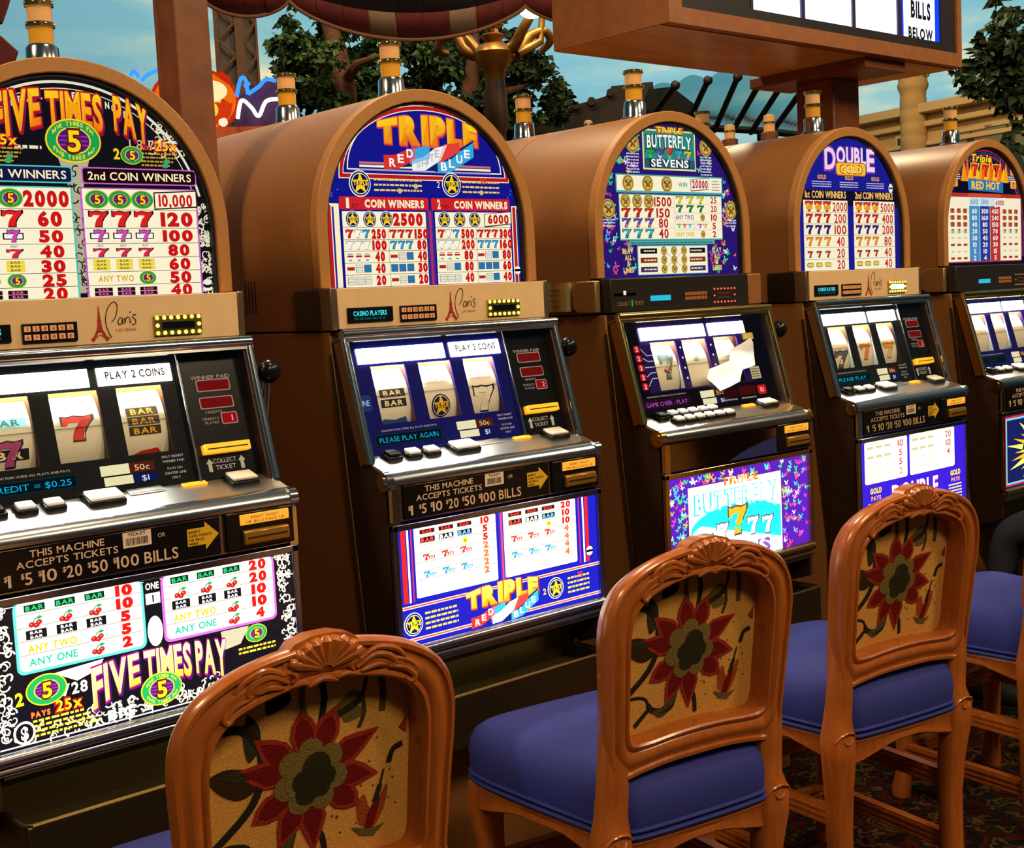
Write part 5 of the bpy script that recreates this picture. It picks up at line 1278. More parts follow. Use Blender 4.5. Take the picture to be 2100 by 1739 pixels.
def make_chair(label, loc, rz):
    root = thing('chair', label, 'chair', loc, rz, 'carved wooden chairs along the slot machines')
    prof = [(.014,-.040),(.002,-.016),(-.002,-.004),(0,.008),(.004,.0135),(.010,.0135),(.013,.0085),(.017,.0085),(.024,.0135),(.033,.0150),(.041,.0115),(.044,.0085),(.047,.0120),(.052,.0130),(.0555,.0095),(.057,-.006),(.057,-.040)]
    if 'cb_frame' not in CACHE:
        mb = MB(); n = len(OC); m_ = len(prof); vs = []
        for i in range(n):
            for (nn, d) in prof:
                f = nn/.057; x = OC[i][0]*(1-f)+IC[i][0]*f; z = OC[i][1]*(1-f)+IC[i][1]*f; vs.append(backpt(x, z, d))
        mb.add(vs, [(i*m_+j, i*m_+(j+1) % m_, ((i+1) % n)*m_+(j+1) % m_, ((i+1) % n)*m_+j) for i in range(n) for j in range(m_)])
    part('back_frame', 'cb_frame', root, lambda: obj('back_frame', mb, WOOD, None, smooth=True))
    fr = root.children[0]
    def crest():
        m2 = MB()
        for k in range(9):       # fluted shell
            t = math.radians(24+132*k/8); c, s_ = math.cos(t), math.sin(t)
            P = [backpt(.004+c*r*1.25, .926+s_*r*.95, .014-.004*(r/.048)) for r in (.006,.018,.030,.041,.047)]
            m2.tube(P, [.0035,.0055,.0085,.0105,.006], 8)
        m2.prism([(-.060,.930),(.068,.930),(.062,.950),(.045,.966),(.020,.973),(-.015,.973),(-.040,.966),(-.055,.950)], 'y', -.052, -.022)
        return obj('shell_crest', m2, WOOD, None, smooth=True)
    part('shell_crest', 'cb_crest', root, crest).parent = fr
    def carve():
        m2 = MB()
        for s_ in (-1,1):
            for pts, r in (([(.050,.918),(.075,.932),(.098,.930),(.108,.920),(.100,.912)],.0055),([(.052,.926),(.080,.942),(.112,.938),(.128,.922)],.0050),([(.056,.912),(.080,.918),(.096,.916)],.0045),([(.100,.914),(.125,.912),(.140,.902),(.134,.893),(.124,.898)],.0045),([(.108,.926),(.132,.922),(.150,.908)],.0040),([(.046,.916),(.040,.924),(.050,.932),(.060,.926)],.0050),([(.020,.910),(.034,.914),(.048,.910)],.0042)):
                leaf_curl(m2, [(s_*x, z-1.3*max(0,x-.05)**2-.06*max(0,x-.09)) for x, z in pts], r, .0125)
        leaf_curl(m2, [(-.022,.906),(0,.914),(.022,.906)], .005, .012)
        return obj('leaf_carving', m2, WOOD, None, smooth=True)
    part('leaf_carving', 'cb_carve', root, carve).parent = fr
    def tap():
        m2 = MB()
        pts = [backpt(x*1.004, .77+(z-.77)*1.004, -.034) for x, z in IC]
        c = backpt(0,.77,-.028); n = len(pts); m2.add(pts+[c], [(i,(i+1) % n,n) for i in range(n)])
        pts2 = [backpt(x*1.004, .77+(z-.77)*1.004, -.040) for x, z in IC]
        c2 = backpt(0,.77,-.060); m2.add(pts2+[c2], [((i+1) % n,i,n) for i in range(n)])
        return obj('back_upholstery', m2, mat('tapestry_ground', rgb(226,170,86), 0.9, noise=rgb(204,146,68), noise_scale=260, bump=(420,0.5), spec=.1), None, smooth=True)
    tp = part('back_upholstery', 'cb_tap', root, tap)
    if 'cb_art' not in CACHE:
        a = Art(); tapestry_art(a)
        # keep the pattern inside the opening
        CACHE['cb_art'] = a.build('flower_pattern', tp, TAPESTRY, lambda x, y, l: backpt(x*1.05, .77+(y-.77)*1.03, -.0330+.006*max(0,1-math.hypot(x/.15,(y-.77)/.13))+l))
    else:
        o = CACHE['cb_art'].copy(); COL.objects.link(o); o.parent = tp
    for s_ in (-1,1):
        def rleg():
            m2 = MB()
            loft(m2, [((s_*.176,.010,.66),.020,.016),((s_*.180,.006,.60),.027,.019),((s_*.180,.012,.54),.029,.021),((s_*.180,.018,.49),.031,.024),((s_*.186,.014,.455),.036,.030),((s_*.184,.014,.41),.035,.030),((s_*.179,.020,.34),.030,.026),((s_*.176,.024,.25),.027,.023),((s_*.176,.022,.13),.026,.022),((s_*.178,.012,.03),.024,.021),((s_*.178,.012,0.0),.026,.023)])
            return obj('rear_leg', m2, WOOD, None, smooth=True)
        lg = part('rear_leg', ('rleg',s_), root, rleg)
        def knee():
            m2 = MB()
            yk = -.0165
            for q in range(6):
                w_ = .012*(1-q*.13); z = .452-q*.014; yy = yk+.0028*q
                for e in (-1,1): m2.tube([(s_*.185,yy+.001,z-.006),(s_*.185+e*w_*.6,yy,z-.002),(s_*.185+e*w_,yy+.002,z+.006)], [.0025,.0034,.0012], 6)
            m2.tube([(s_*.186-.029,-.008,.455),(s_*.186-.018,-.0145,.468),(s_*.186,-.017,.473),(s_*.186+.018,-.0145,.468),(s_*.186+.029,-.008,.455)], .0030, 6)
            return obj('knee_carving', m2, WOOD, None, smooth=True)
        part('knee_carving', ('knee',s_), root, knee).parent = lg
        def fleg():
            m2 = MB()
            loft(m2, [((s_*.192,.425,.44),.034,.034),((s_*.196,.430,.40),.034,.034),((s_*.192,.424,.32),.026,.026),((s_*.186,.416,.2),.021,.021),((s_*.184,.416,.08),.019,.019),((s_*.19,.424,.02),.024,.024),((s_*.19,.424,0),.022,.022)])
            return obj('front_leg', m2, WOOD, None, smooth=True)
        part('front_leg', ('fleg',s_), root, fleg)
    def seat():
        m2 = MB(); rings = []
        for inset, z in ((.004,.452),(.0,.458),(-.004,.475),(-.006,.505),(-.002,.532),(.010,.552),(.030,.565),(.07,.573),(.12,.577),(.17,.579)):
            rings.append([(p.x,p.y,z) for p in seat_outline(inset)])
        n = len(rings[0]); vs = [v for r in rings for v in r]+[(0,.23,.580)]
        fs = [(j*n+i,j*n+(i+1) % n,(j+1)*n+(i+1) % n,(j+1)*n+i) for j in range(len(rings)-1) for i in range(n)]
        fs += [((len(rings)-1)*n+i,(len(rings)-1)*n+(i+1) % n,len(vs)-1) for i in range(n)]
        fs += [list(range(n))[::-1]]
        m2.add(vs, fs); return obj('seat', m2, BLUEFAB, None, smooth=True)
    se = part('seat', 'c_seat', root, seat)
    def pipe():
        m2 = MB()
        for z, r in ((.456,.0048),(.468,.0042)): m2.tube([(p.x,p.y,z) for p in seat_outline(-.004)], r, 7, True)
        return obj('piping', m2, PIPING, None, smooth=True)
    part('piping', 'c_pipe', root, pipe).parent = se
    def apron():
        m2 = MB(); P = seat_outline(.002); n = len(P); vs = []
        tot = len(P)
        for i, p in enumerate(P):
            # scalloped lower edge: lowest at the legs, arched between
            d = min((Vector((abs(p.x),p.y))-Vector(q)).length for q in ((.18,.014),(.195,.425)))
            low = .388+.034*min(1,d/.14)
            q = seat_outline(.024)[i] if False else p+(Vector((0,.23,0))-p)*.10
            for (vx, vz) in ((p,.452),(p+(p-Vector((0,.23,0)))*.015,.444),(p,.436),(p+(p-Vector((0,.23,0)))*.008,low+.010),(p+(p-Vector((0,.23,0)))*.012,low+.003),(p,low),(q,low),(q,.452)): vs.append((vx.x,vx.y,vz))
        m_ = 8; m2.add(vs, [(i*m_+j,i*m_+(j+1) % m_,((i+1) % n)*m_+(j+1) % m_,((i+1) % n)*m_+j) for i in range(n) for j in range(m_)])
        return obj('apron', m2, WOOD, None, smooth=True)
    part('apron', 'c_apron', root, apron)
    def rail(x0,y0,x1,y1,z,h=.020,w_=.011):
        a = Vector((x0,y0,0)); b = Vector((x1,y1,0)); d = (b-a).normalized(); nn = Vector((-d.y,d.x,0)); m2 = MB()
        for (o_, zz, hh) in ((w_,z-h,h*2),(w_+.003,z+h*.45,h*.3),(w_+.003,z-h*.2,h*.3),(w_+.003,z-h*.85,h*.3)):
            c = [a-nn*o_,b-nn*o_,b+nn*o_,a+nn*o_]
            m2.add([(p.x,p.y,zz) for p in c]+[(p.x,p.y,zz+hh) for p in c], [(3,2,1,0),(4,5,6,7),(0,1,5,4),(1,2,6,5),(2,3,7,6),(3,0,4,7)])
        return obj('stretcher', m2, WOOD, None)
    for key, ar in (('s1',(-.176,.03,-.188,.41,.275)),('s2',(.176,.03,.188,.41,.275)),('s3',(-.18,.416,.18,.416,.275)),('s4',(-.18,.416,.18,.416,.13)),('s6',(-.176,.03,-.186,.41,.13)),('s7',(.176,.03,.186,.41,.13))):
        part('stretcher', ('str',key), root, lambda: rail(*ar))
    return root
make_chair('nearest carved chair at lower left, floral back cut by the bottom edge', (-.110,-.884,0), -.11)
make_chair('carved wooden chair in the middle, wide blue seat seen left of its floral back', (.700,-.863,0), -.165)
make_chair('carved wooden chair on the right with its floral back and both rear legs in view', (1.387,-.854,0), -.157)
make_chair('chair at the right edge showing only its blue seat and rails', (2.130,-.900,0), -.16)
make_chair('farthest carved chair, under the person in jeans beyond the right edge', (2.955,-.885,0), -.05)

# ------------------------------------------------------------------ the seated person at the right edge
def person():
    V = []; E = []; R = []
    def v(x, y, z, r, to=None):
        V.append((x,y,z)); R.append(r)
        if to is not None: E.append((to,len(V)-1))
        return len(V)-1
    pel = v(0,.15,.70,.115)
    sp = v(0,.125,.88,.115,pel); ch = v(0,.12,1.08,.130,sp); nk = v(0,.12,1.20,.055,ch)
    for s_ in (-1,1):
        sh = v(s_*.165,.12,1.15,.058,ch); el = v(s_*.225,.15,.90,.044,sh); wr = v(s_*.09,.28,.83,.030,el)
    for s_ in (-1,1):
        hp = v(s_*.085,.18,.672,.088,pel); md = v(s_*.110,.36,.640,.074,hp); kn = v(s_*.130,.560,.588,.056,md); sh = v(s_*.130,.585,.40,.050,kn); an = v(s_*.125,.56,.12,.038,sh)
    return V, E, R
root = thing('person', 'seated person at the right edge, only a knee in dark jeans showing', 'person', (2.955,-.885,0), -.05)
def skin(name, V, E, R, m_, parent, sub=2):
    me = bpy.data.meshes.new(name); me.from_pydata(V, E, []); me.materials.append(m_)
    o = link(name, me, parent)
    sk = o.modifiers.new('skin', 'SKIN'); sk.use_smooth_shade = True
    me.skin_vertices[0].data[0].use_root = True
    for i, r in enumerate(R): me.skin_vertices[0].data[i].radius = (r, r)
    ss = o.modifiers.new('sub', 'SUBSURF'); ss.levels = sub; ss.render_levels = sub
    return o
JEANS = mat('dark_blue_jeans', rgb(58,58,66), 0.9, noise=rgb(46,46,54), noise_scale=500, spec=.1, bump=(60,.4))
SHIRT = mat('grey_shirt', rgb(92,90,88), 0.9, noise=rgb(80,78,76), noise_scale=200)
SKIN = mat('skin_tone', rgb(205,150,118), 0.5)
HAIR = mat('brown_hair', rgb(54,36,22), 0.6)
V, E, R = person()
body = skin('body', V, E, R, JEANS, root)
body.data.materials.append(SHIRT)
obj('head', MB().sphere((0,.150,1.355), (.075,.095,.115), 20, 14).sphere((0,.247,1.345), (.014,.020,.020), 8, 6).tube([(0,.125,1.17),(0,.140,1.29)], [.058,.052], 14).sphere((-.077,.145,1.35), (.010,.020,.030), 8, 6).sphere((.077,.145,1.35), (.010,.020,.030), 8, 6), SKIN, root, smooth=True)
obj('hair', MB().sphere((0,.133,1.385), (.083,.098,.100), 20, 12), HAIR, root, smooth=True)
obj('shirt', MB().lathe([(.150,.70),(.152,.80),(.150,.92),(.160,1.05),(.150,1.13),(.105,1.185),(.066,1.20)], (0,.122,.02), 24, False), SHIRT, root, smooth=True)
for s_ in (-1,1):
    obj('sleeve', MB().tube([(s_*.13,.12,1.15),(s_*.18,.125,1.12),(s_*.225,.150,.905),(s_*.11,.265,.838)], [.075,.072,.056,.042], 12), SHIRT, root, smooth=True)
    h = MB(lambda x, y, z, s_=s_: (x-s_*.08, y-.085, z+.03)).sphere((s_*.148,.40,.790), (.040,.050,.016), 12, 8)
    for q in range(4): h.tube([(s_*.148+(q-1.5)*.019,.435,.792),(s_*.148+(q-1.5)*.021,.475+(.008 if q in (1,2) else 0),.786),(s_*.148+(q-1.5)*.021,.500+(.010 if q in (1,2) else 0),.770)], [.0095,.009,.007], 8)
    h.tube([(s_*.115,.39,.792),(s_*.098,.415,.786),(s_*.095,.445,.778)], [.011,.010,.008], 8)
    obj('hand', h, SKIN, root, smooth=True)
    obj('shoe', MB().sphere((s_*.125,.61,.052), (.045,.12,.05), 14, 8).box(s_*.125-.045,s_*.125+.045,.49,.73,.002,.02), MATBLACK, root, smooth=True)
# ------------------------------------------------------------------ posts and the hanging sign
POSTM = mat('brown_painted_steel', rgb(128,72,34), 0.5, noise=rgb(104,56,26), noise_scale=20)
root = thing('steel_post', 'brown steel post with flanges rising between the two nearest machines', 'post', (.437,.36,0))
obj('web', MB().box(-.018,.018,-.040,.040,0,4.2), POSTM, root, bevel=.002)
for s_ in (-1,1):
    obj('flange', MB().box(-.042,.042,s_*.044-.006,s_*.044+.006,0,4.2), POSTM, root, bevel=.002)
    obj('side_plate', MB().box(s_*.036-.004,s_*.036+.004,-.038,.038,0,4.2), POSTM, root)
SIGNM = mat('brown_sign_housing', rgb(156,98,54), 0.5, noise=rgb(140,86,46), noise_scale=25)
root = thing('hanging_sign', 'large brown box sign with lit white panels over the machines', 'sign', (0,0,0))
ZS = 2.146; X0, X1, Y0, Y1 = 1.785, 3.346, .087, .555
hs = MB()
hs.box(X0,X1,Y0+.03,Y1,ZS,ZS+.62)
hs.box(X0,X1,Y0,Y0+.03,ZS,ZS+.046); hs.box(X0,X0+.055,Y0,Y0+.03,ZS+.046,ZS+.62); hs.box(X1-.030,X1,Y0,Y0+.03,ZS+.046,ZS+.62); hs.box(X0,X1,Y0,Y0+.03,ZS+.575,ZS+.62)
obj('housing', hs, SIGNM, root)
obj('lightened_underside', MB().box(X0+.004,X1-.004,Y0+.034,Y1-.004,ZS-.003,ZS+.001), mat('underside_painted_light', rgb(226,186,118), .3, noise=rgb(196,152,88), noise_scale=4, stretch=(1,5,1)), root)  # added sheet; light and reflection from the machines put into its tan colour
obj('support_bracket', MB().box(2.79,3.03,.12,.60,ZS-.038,ZS-.003), POSTM, root, bevel=.003)
obj('support_post', MB().box(2.862,3.018,.297,.453,0,ZS-.037), POSTM, root, bevel=.006)
obj('screen_bezel', MB().box(X0+.055,X1-.030,Y0+.006,Y0+.029,ZS+.046,ZS+.076).box(3.222,X1-.030,Y0+.010,Y0+.029,ZS+.076,ZS+.575).box(X0+.055,2.160,Y0+.010,Y0+.029,ZS+.076,ZS+.575), mat('dark_bezel',(0.02,0.018,0.022),.4), root)
for a_, b_ in ((2.172,2.410),(2.430,2.686),(2.702,2.950)):
    obj('lit_panel', MB().box(a_,b_,Y0+.014,Y0+.028,ZS+.077,ZS+.574), emit_mat('sign_white_panel',(0.95,0.97,1.0),2.2), root)
for xx, hw_ in ((2.420,.009),(2.694,.008),(2.962,.012),(2.166,.006)):
    obj('divider', MB().box(xx-hw_,xx+hw_,Y0+.008,Y0+.028,ZS+.076,ZS+.574), mat('indigo_divider',rgb(40,34,92),.4), root)
pb = obj('bills_panel', MB().box(2.976,3.220,Y0+.014,Y0+.028,ZS+.077,ZS+.574), emit_mat('sign_blue_edge',rgb(20,60,240),1.4), root)
a = Art(); a.rect(2.992,2.2225,3.190,2.71,(.95,.97,1.0),1)
a.text('BILLS', 3.10, 2.294, .054, INKK, 2, w=.125, bold=.05); a.text('BELOW', 3.098, 2.2235, .036, INKK, 2, w=.155, bold=.05)
a.build('lettering', pb, ink_mat('sign_print','emit',1.8), lambda x, y, l: (x, Y0+.0136-l, y))

# ------------------------------------------------------------------ the painted street behind the bank
def yaw_to(p):            # rotation that turns local -Y towards the bank of machines
    return math.atan2(p.x-CAM.x, -(p.y-CAM.y))+math.pi if False else -math.atan2(p.x-CAM.x, p.y-CAM.y)
BARK = mat('tree_bark', rgb(96,58,32), 0.9, noise=rgb(56,32,18), noise_scale=12)
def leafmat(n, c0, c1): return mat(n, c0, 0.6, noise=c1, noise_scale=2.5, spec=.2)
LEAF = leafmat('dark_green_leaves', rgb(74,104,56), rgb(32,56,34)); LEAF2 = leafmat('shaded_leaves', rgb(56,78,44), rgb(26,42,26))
def foliage(mb, blobs0, per, size, rr):
    # break each crown mass into leafy twig clusters with gaps between them
    blobs = []
    for (c, r) in blobs0:
        for _ in range(9):
            d = Vector((rr.gauss(0,1), rr.gauss(0,1), rr.gauss(0,1))).normalized()*(r*1.1*rr.random()**.4)
            blobs.append((c+d, r*rr.uniform(.22,.36)))
    for (c, r) in blobs:
        for _ in range(int(per*(r/.3)**1.6)):
            d = Vector((rr.gauss(0,1), rr.gauss(0,1), rr.gauss(0,1))).normalized()*(r*rr.random()**.45)
            p = c+Vector((d.x,d.y,d.z*.8)); l = size*rr.uniform(.7,1.4); w_ = l*.34
            t = Vector((rr.gauss(0,.7), rr.gauss(0,.7), rr.uniform(-1,.1))).normalized(); u = t.cross(Vector((rr.gauss(0,1),rr.gauss(0,1),rr.gauss(0,1)))).normalized(); nn = t.cross(u)
            mb.add([p, p+t*l*.35+u*w_, p+t*l, p+t*l*.35-u*w_, p+t*l*.45+nn*w_*.3], [(0,1,4),(1,2,4),(2,3,4),(3,0,4)])
def tree(label, base, trunk_pts, branches, blobs, size, per, lm, seed):
    root = thing('tree', label, 'tree', (base.x,base.y,0), 0, 'trees behind the machines')
    o = Vector((base.x,base.y,0)); rr = random.Random(seed)
    obj('trunk', MB().tube([Vector(p)-o for p in trunk_pts[0]], trunk_pts[1], 10), BARK, root, smooth=True)
    for P, r in branches: obj('branch', MB().tube([Vector(p)-o for p in P], r, 8), BARK, root, smooth=True)
    mb = MB(); foliage(mb, [(c-o, r) for c, r in blobs], per, size, rr)
    f = obj('foliage', mb, lm, root); f['kind'] = 'stuff'
    return root
D = 9.0
tb = at(712,300,D)
blobs = [(at(x,y,D+dz), r) for x,y,dz,r in ((620,60,0,.22),(660,110,.3,.3),(610,110,0,.2),(740,110,.4,.36),(700,160,.2,.4),(640,190,0,.26),(600,105,-.1,.16),(660,230,.2,.34),(780,170,.4,.4),(760,240,.3,.4),(640,130,-.2,.22),(690,40,.2,.25),(840,110,.3,.34),(850,190,.4,.4))]
tree('dark green leafy tree with a lit trunk left of the lamp post', tb, ([(tb.x,tb.y,0.1), tb, at(708,190,D), at(690,100,D), at(672,40,D), at(665,-40,D)],[.10,.085,.08,.07,.05,.04]),
     [([at(704,205,D-.05),at(672,150,D-.15),at(640,100,D-.3)],[.05,.035,.012]),([at(706,170,D),at(735,130,D-.2),at(790,110,D-.25)],[.045,.03,.012])], blobs, .058, 420, LEAF, 4)
tb = at(960,320,D+1)
blobs = [(at(x,y,D+1+dz), r) for x,y,dz,r in ((900,120,0,.42),(950,200,.2,.45),(1010,150,.2,.42),(1060,190,.1,.32),(1090,150,0,.22),(1110,215,0,.24),(1060,240,.2,.34),(900,220,.3,.42),(850,250,.2,.4),(980,80,.2,.36),(1075,115,0,.18),(1140,205,0,.12),(990,260,.2,.4),(920,50,.3,.3))]
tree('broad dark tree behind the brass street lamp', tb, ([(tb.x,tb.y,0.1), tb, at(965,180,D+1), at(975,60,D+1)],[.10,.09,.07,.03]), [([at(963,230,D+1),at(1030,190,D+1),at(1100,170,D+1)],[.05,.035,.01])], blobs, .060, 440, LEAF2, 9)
D2 = 6.5
tb = at(2240,300,D2)
blobs = [(at(x,y,D2+dz), r) for x,y,dz,r in ((2060,110,0,.16),(2030,90,.1,.12),(2010,140,0,.10),(2090,140,0,.18),(2000,175,0,.06),(2060,185,0,.08),(2090,200,0,.09),(2090,60,.1,.12),(2060,10,0,.12),(2045,150,0,.12),(2095,240,0,.06),(2080,280,0,.04))]
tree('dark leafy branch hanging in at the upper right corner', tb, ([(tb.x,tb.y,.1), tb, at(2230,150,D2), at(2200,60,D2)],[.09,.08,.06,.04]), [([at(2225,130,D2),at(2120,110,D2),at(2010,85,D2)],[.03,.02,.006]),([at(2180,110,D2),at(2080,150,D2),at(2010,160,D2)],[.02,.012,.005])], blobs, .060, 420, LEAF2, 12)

# street lamp with brass arms
LAMPM = mat('gilded_iron', rgb(176,128,58), 0.35, 0.6, noise=rgb(120,80,34), noise_scale=8)
DL = 8.0; lc = at(1012,105,DL); root = thing('street_lamp', 'ornate brass street lamp with curling arms before the trees', 'street lamp', (lc.x,lc.y,0))
o = Vector((lc.x,lc.y,0)); zz = lc.z
obj('post', MB().lathe([(.14,0),(.14,.3),(.08,.5),(.075,1.6),(.055,zz-.50),(.075,zz-.46),(.07,zz-.30),(.06,zz-.16)], (0,0,0), 18), mat('dark_lamp_iron', rgb(64,44,28), .5), root, smooth=True)
obj('urn', MB().lathe([(.06,zz-.18),(.075,zz-.12),(.115,zz-.06),(.125,zz-.01),(.10,zz+.03),(.055,zz+.05),(.06,zz+.07),(.085,zz+.09),(.04,zz+.11),(.035,zz+.13),(.07,zz+.155),(.06,zz+.20),(.03,zz+.225),(.035,zz+.25),(.005,zz+.28)], (0,0,0), 18), LAMPM, root, smooth=True)
def world_to_local(p): return Vector(p)-o
for pts, globe in (([(1012,118),(960,108),(935,75),(905,80),(900,105),(918,110)],None),([(1012,112),(1052,95),(1072,60),(1090,30),(1095,25)],(1090,12)),([(1012,118),(1055,112),(1085,75),(1118,65),(1128,85),(1110,105)],None),([(985,110),(965,85),(950,70)],None)):
    P = [world_to_local(at(x, y, DL-.12*i/3 if globe else DL+.12*i/3)) for i, (x, y) in enumerate(pts)]
    arm = obj('arm', MB().tube([tuple(q) for q in catmull([tuple(p) for p in P], 5)], [max(.042*(1-.5*i/(5*(len(P)-1))),.012) for i in range(5*(len(P)-1)+1)], 10), LAMPM, root, smooth=True)
    if globe:
        g = world_to_local(at(globe[0], globe[1], DL-.15)); obj('globe', MB().sphere(tuple(g), (.085,.085,.075), 18, 12), emit_mat('warm_globe',(1.0,.78,.42),7), arm, smooth=True)
g2 = world_to_local(at(1122,8,DL+.1)); arm = obj('arm', MB().tube([tuple(world_to_local(at(1060,112,DL))), tuple(world_to_local(at(1108,85,DL+.1))), tuple(world_to_local(at(1112,30,DL+.1)))],[.03,.026,.02],10), LAMPM, root, smooth=True)
obj('globe', MB().sphere(tuple(g2), (.075,.075,.07), 18, 12), emit_mat('warm_globe',(1,1,1),7), arm, smooth=True)

# lattice leg of the iron tower
IRON = mat('brown_lattice_iron', rgb(112,68,40), 0.6, noise=rgb(90,52,30), noise_scale=6); IRONG = mat('grey_lattice_iron', rgb(92,84,74), .6)
DT = 12.0; tw = at(490,100,DT); root = thing('lattice_tower', 'brown lattice leg of an iron tower behind the steel post', 'tower', (tw.x,tw.y,0), -math.atan2(tw.x-CAM.x, tw.y-CAM.y))
for (x0, x1) in ((-.215,-.175),(-.03,.05),(.155,.175)): obj('chord', MB().box(x0,x1,-.10,.06,0,5.4), IRON, root)
obj('web_plate', MB().box(-.19,.165,.05,.058,0,5.4), IRONG, root)
for k in range(14):
    z0 = 1.2+k*.30
    for (xa, xb) in ((-.18,-.03),(.05,.16)):
        for q in (0,1):
            za, zb = (z0,z0+.15) if q == 0 else (z0+.30,z0+.15)
            obj('brace', MB().prism([(xa,za-.016),(xb,zb-.016),(xb,zb+.016),(xa,za+.016)], 'y', -.09, -.07), IRON, root)

# neon sign
DN = 8.5; nc = at(400,210,DN); root = thing('neon_sign', 'round orange neon sign with blue and white neon tubes behind the steel post', 'neon sign', (nc.x,nc.y,0), -math.atan2(nc.x-CAM.x, nc.y-CAM.y))
Mi = Matrix.Rotation(math.atan2(nc.x-CAM.x, nc.y-CAM.y), 3, 'Z')
def nl(px, py, dd=0.0):
    p = Mi @ (at(px, py, DN)-Vector((nc.x,nc.y,0))); return (p.x, p.y-dd if dd else p.y, p.z)
c0 = nl(400,208)
disc = [(c0[0]+.285*math.cos(2*math.pi*i/40), c0[2]+.215*math.sin(2*math.pi*i/40)) for i in range(40)]
dk = obj('disc', MB().prism(disc, 'y', c0[1]-.02, c0[1]+.05), emit_mat('lit_red_disc', rgb(200,48,12), .9), root)
a = Art()
a.ell(c0[0],c0[2],.262,.195,hexc('F06A10'),1,36); a.ell(c0[0]+.06,c0[2]-.06,.17,.10,hexc('C83010'),2,24); a.ell(c0[0]-.02,c0[2]+.02,.19,.15,hexc('FFC040'),3,24); a.ell(c0[0]+.10,c0[2]+.06,.11,.07,hexc('FFF0B0'),4,20); a.poly([(c0[0]+.14,c0[2]+.16),(c0[0]+.22,c0[2]+.10),(c0[0]+.24,c0[2]+.14),(c0[0]+.18,c0[2]+.19)],hexc('C82A10'),5); a.ell(c0[0]+.17,c0[2]-.14,.03,.03,hexc('FFF0D0'),5,14); a.poly([(c0[0]+.08,c0[2]-.01),(c0[0]+.24,c0[2]-.02),(c0[0]+.22,c0[2]-.10),(c0[0]+.12,c0[2]-.13)],hexc('D03810'),6); a.ell(c0[0]+.10,c0[2]-.06,.045,.05,hexc('FFD040'),7,16)
a.build('disc_art', dk, ink_mat('neon_disc_print','emit',1.0), lambda x, y, l: (x, c0[1]-.0206-l, y), step=.002)
NB = emit_mat('blue_neon', (0.03,0.20,1.0), 1.9); NW = emit_mat('white_neon', (1.0,.93,.95), 1.6)
for pts, m_ in (([(268,158),(275,148),(285,160)],NB),([(290,168),(305,155),(335,142)],NB),([(485,200),(493,165),(503,165),(508,195)],NB),([(500,180),(512,172)],NB),([(508,195),(530,180),(545,165),(565,168)],NB),([(487,245),(495,208),(515,222),(530,240),(545,210),(570,205)],NW)):
    obj('neon_tube', MB().tube([tuple(q) for q in catmull([nl(x, y, .04) for x, y in pts], 5)], .013, 8), m_, root, smooth=True)
obj('sign_backing', MB().prism([nl(482,275)[::2],nl(575,262)[::2],nl(575,160)[::2],nl(540,158)[::2],nl(515,178)[::2],nl(482,198)[::2]], 'y', c0[1]+.0, c0[1]+.03), mat('indigo_backing', rgb(60,30,90), .5), root)
obj('sign_ledge', MB().box(nl(300,0)[0],nl(580,0)[0],c0[1]-.05,c0[1]+.05,nl(480,285)[2]-.05,nl(500,258)[2]), mat('orange_ledge', rgb(190,80,30), .5, emit=.15), root)
obj('sign_pole', MB().box(c0[0]-.05,c0[0]+.05,c0[1]+.03,c0[1]+.12,0,c0[2]), POSTM, root)

# swagged awning along the top
CR = mat('crimson_cloth', rgb(88,12,16), .85, noise=rgb(70,8,12), noise_scale=30); NV = mat('navy_cloth', rgb(16,12,30), .85); CM = mat('shaded_cream_cloth', rgb(112,92,74), .85); TR = mat('tan_hem', rgb(110,70,52), .85)  # awning tones darkened: shade on its unlit near side is in the colour
def swag(root, p0, p1, sag, dist, stripes, top, ddep=.25):
    mb = MB(); n = len(stripes); nu = 10; nv = 8
    for i, s_ in enumerate(stripes):
        def fn(u, v):
            t = (i+u)/n; low = Vector(p0)*(1-t)+Vector(p1)*t+Vector((0,0,-sag*(4*t*(1-t))**.8))
            hi = Vector(p0)*(1-t)+Vector(p1)*t+Vector((0,0,top)); p = low*(1-v)+hi*v
            return tuple(p-FWD*ddep*math.sin(math.pi*min(1,v*1.0))*.8*(4*t*(1-t))+Vector((0,0,.01*math.sin(v*20)))-root.location)
        mb.cm = s_; mb.grid(lambda u, v: fn(u, v*.13), nu, 2)
        mb.cm = 1; mb.grid(lambda u, v: fn(u, .13+v*.87), nu, nv)
    o_ = obj('swag', mb, [CR,NV,CM], root, smooth=True)
    hem = MB(); P = []
    for k in range(31):
        t = k/30; P.append(tuple(Vector(p0)*(1-t)+Vector(p1)*t+Vector((0,0,-sag*(4*t*(1-t))**.8))-root.location))
    hem.tube(P, .010, 8); obj('hem', hem, TR, o_, smooth=True)
    so = o_.modifiers.new('solid','SOLIDIFY'); so.thickness = .008
DA = 6.5; ac = at(800,0,DA)
root = thing('awning', 'striped crimson, cream and navy swagged awning hanging across the top', 'awning', (ac.x,ac.y,ac.z))
swag(root, at(405,-10,DA), at(592,2,DA), .09, DA, [0,0,0,0], .6)
swag(root, at(592,2,DA), at(1085,6,DA), .185, DA, [0,0,0,2,0,0,2,0,0], .6)
swag(root, at(1075,10,DA), at(1400,0,DA), .12, DA, [0,0,2,0,0,0], .6)
obj('awning_rail', MB().tube([tuple(at(-120,-260,DA)-root.location), tuple(at(1500,-230,DA)-root.location)], .03, 8), mat('awning_rail_metal', rgb(90,60,40), .5), root)
DF = 5.0; fc = at(-20,60,DF); root = thing('banner', 'crimson cloth banner hanging in at the upper left corner', 'banner', tuple(fc))
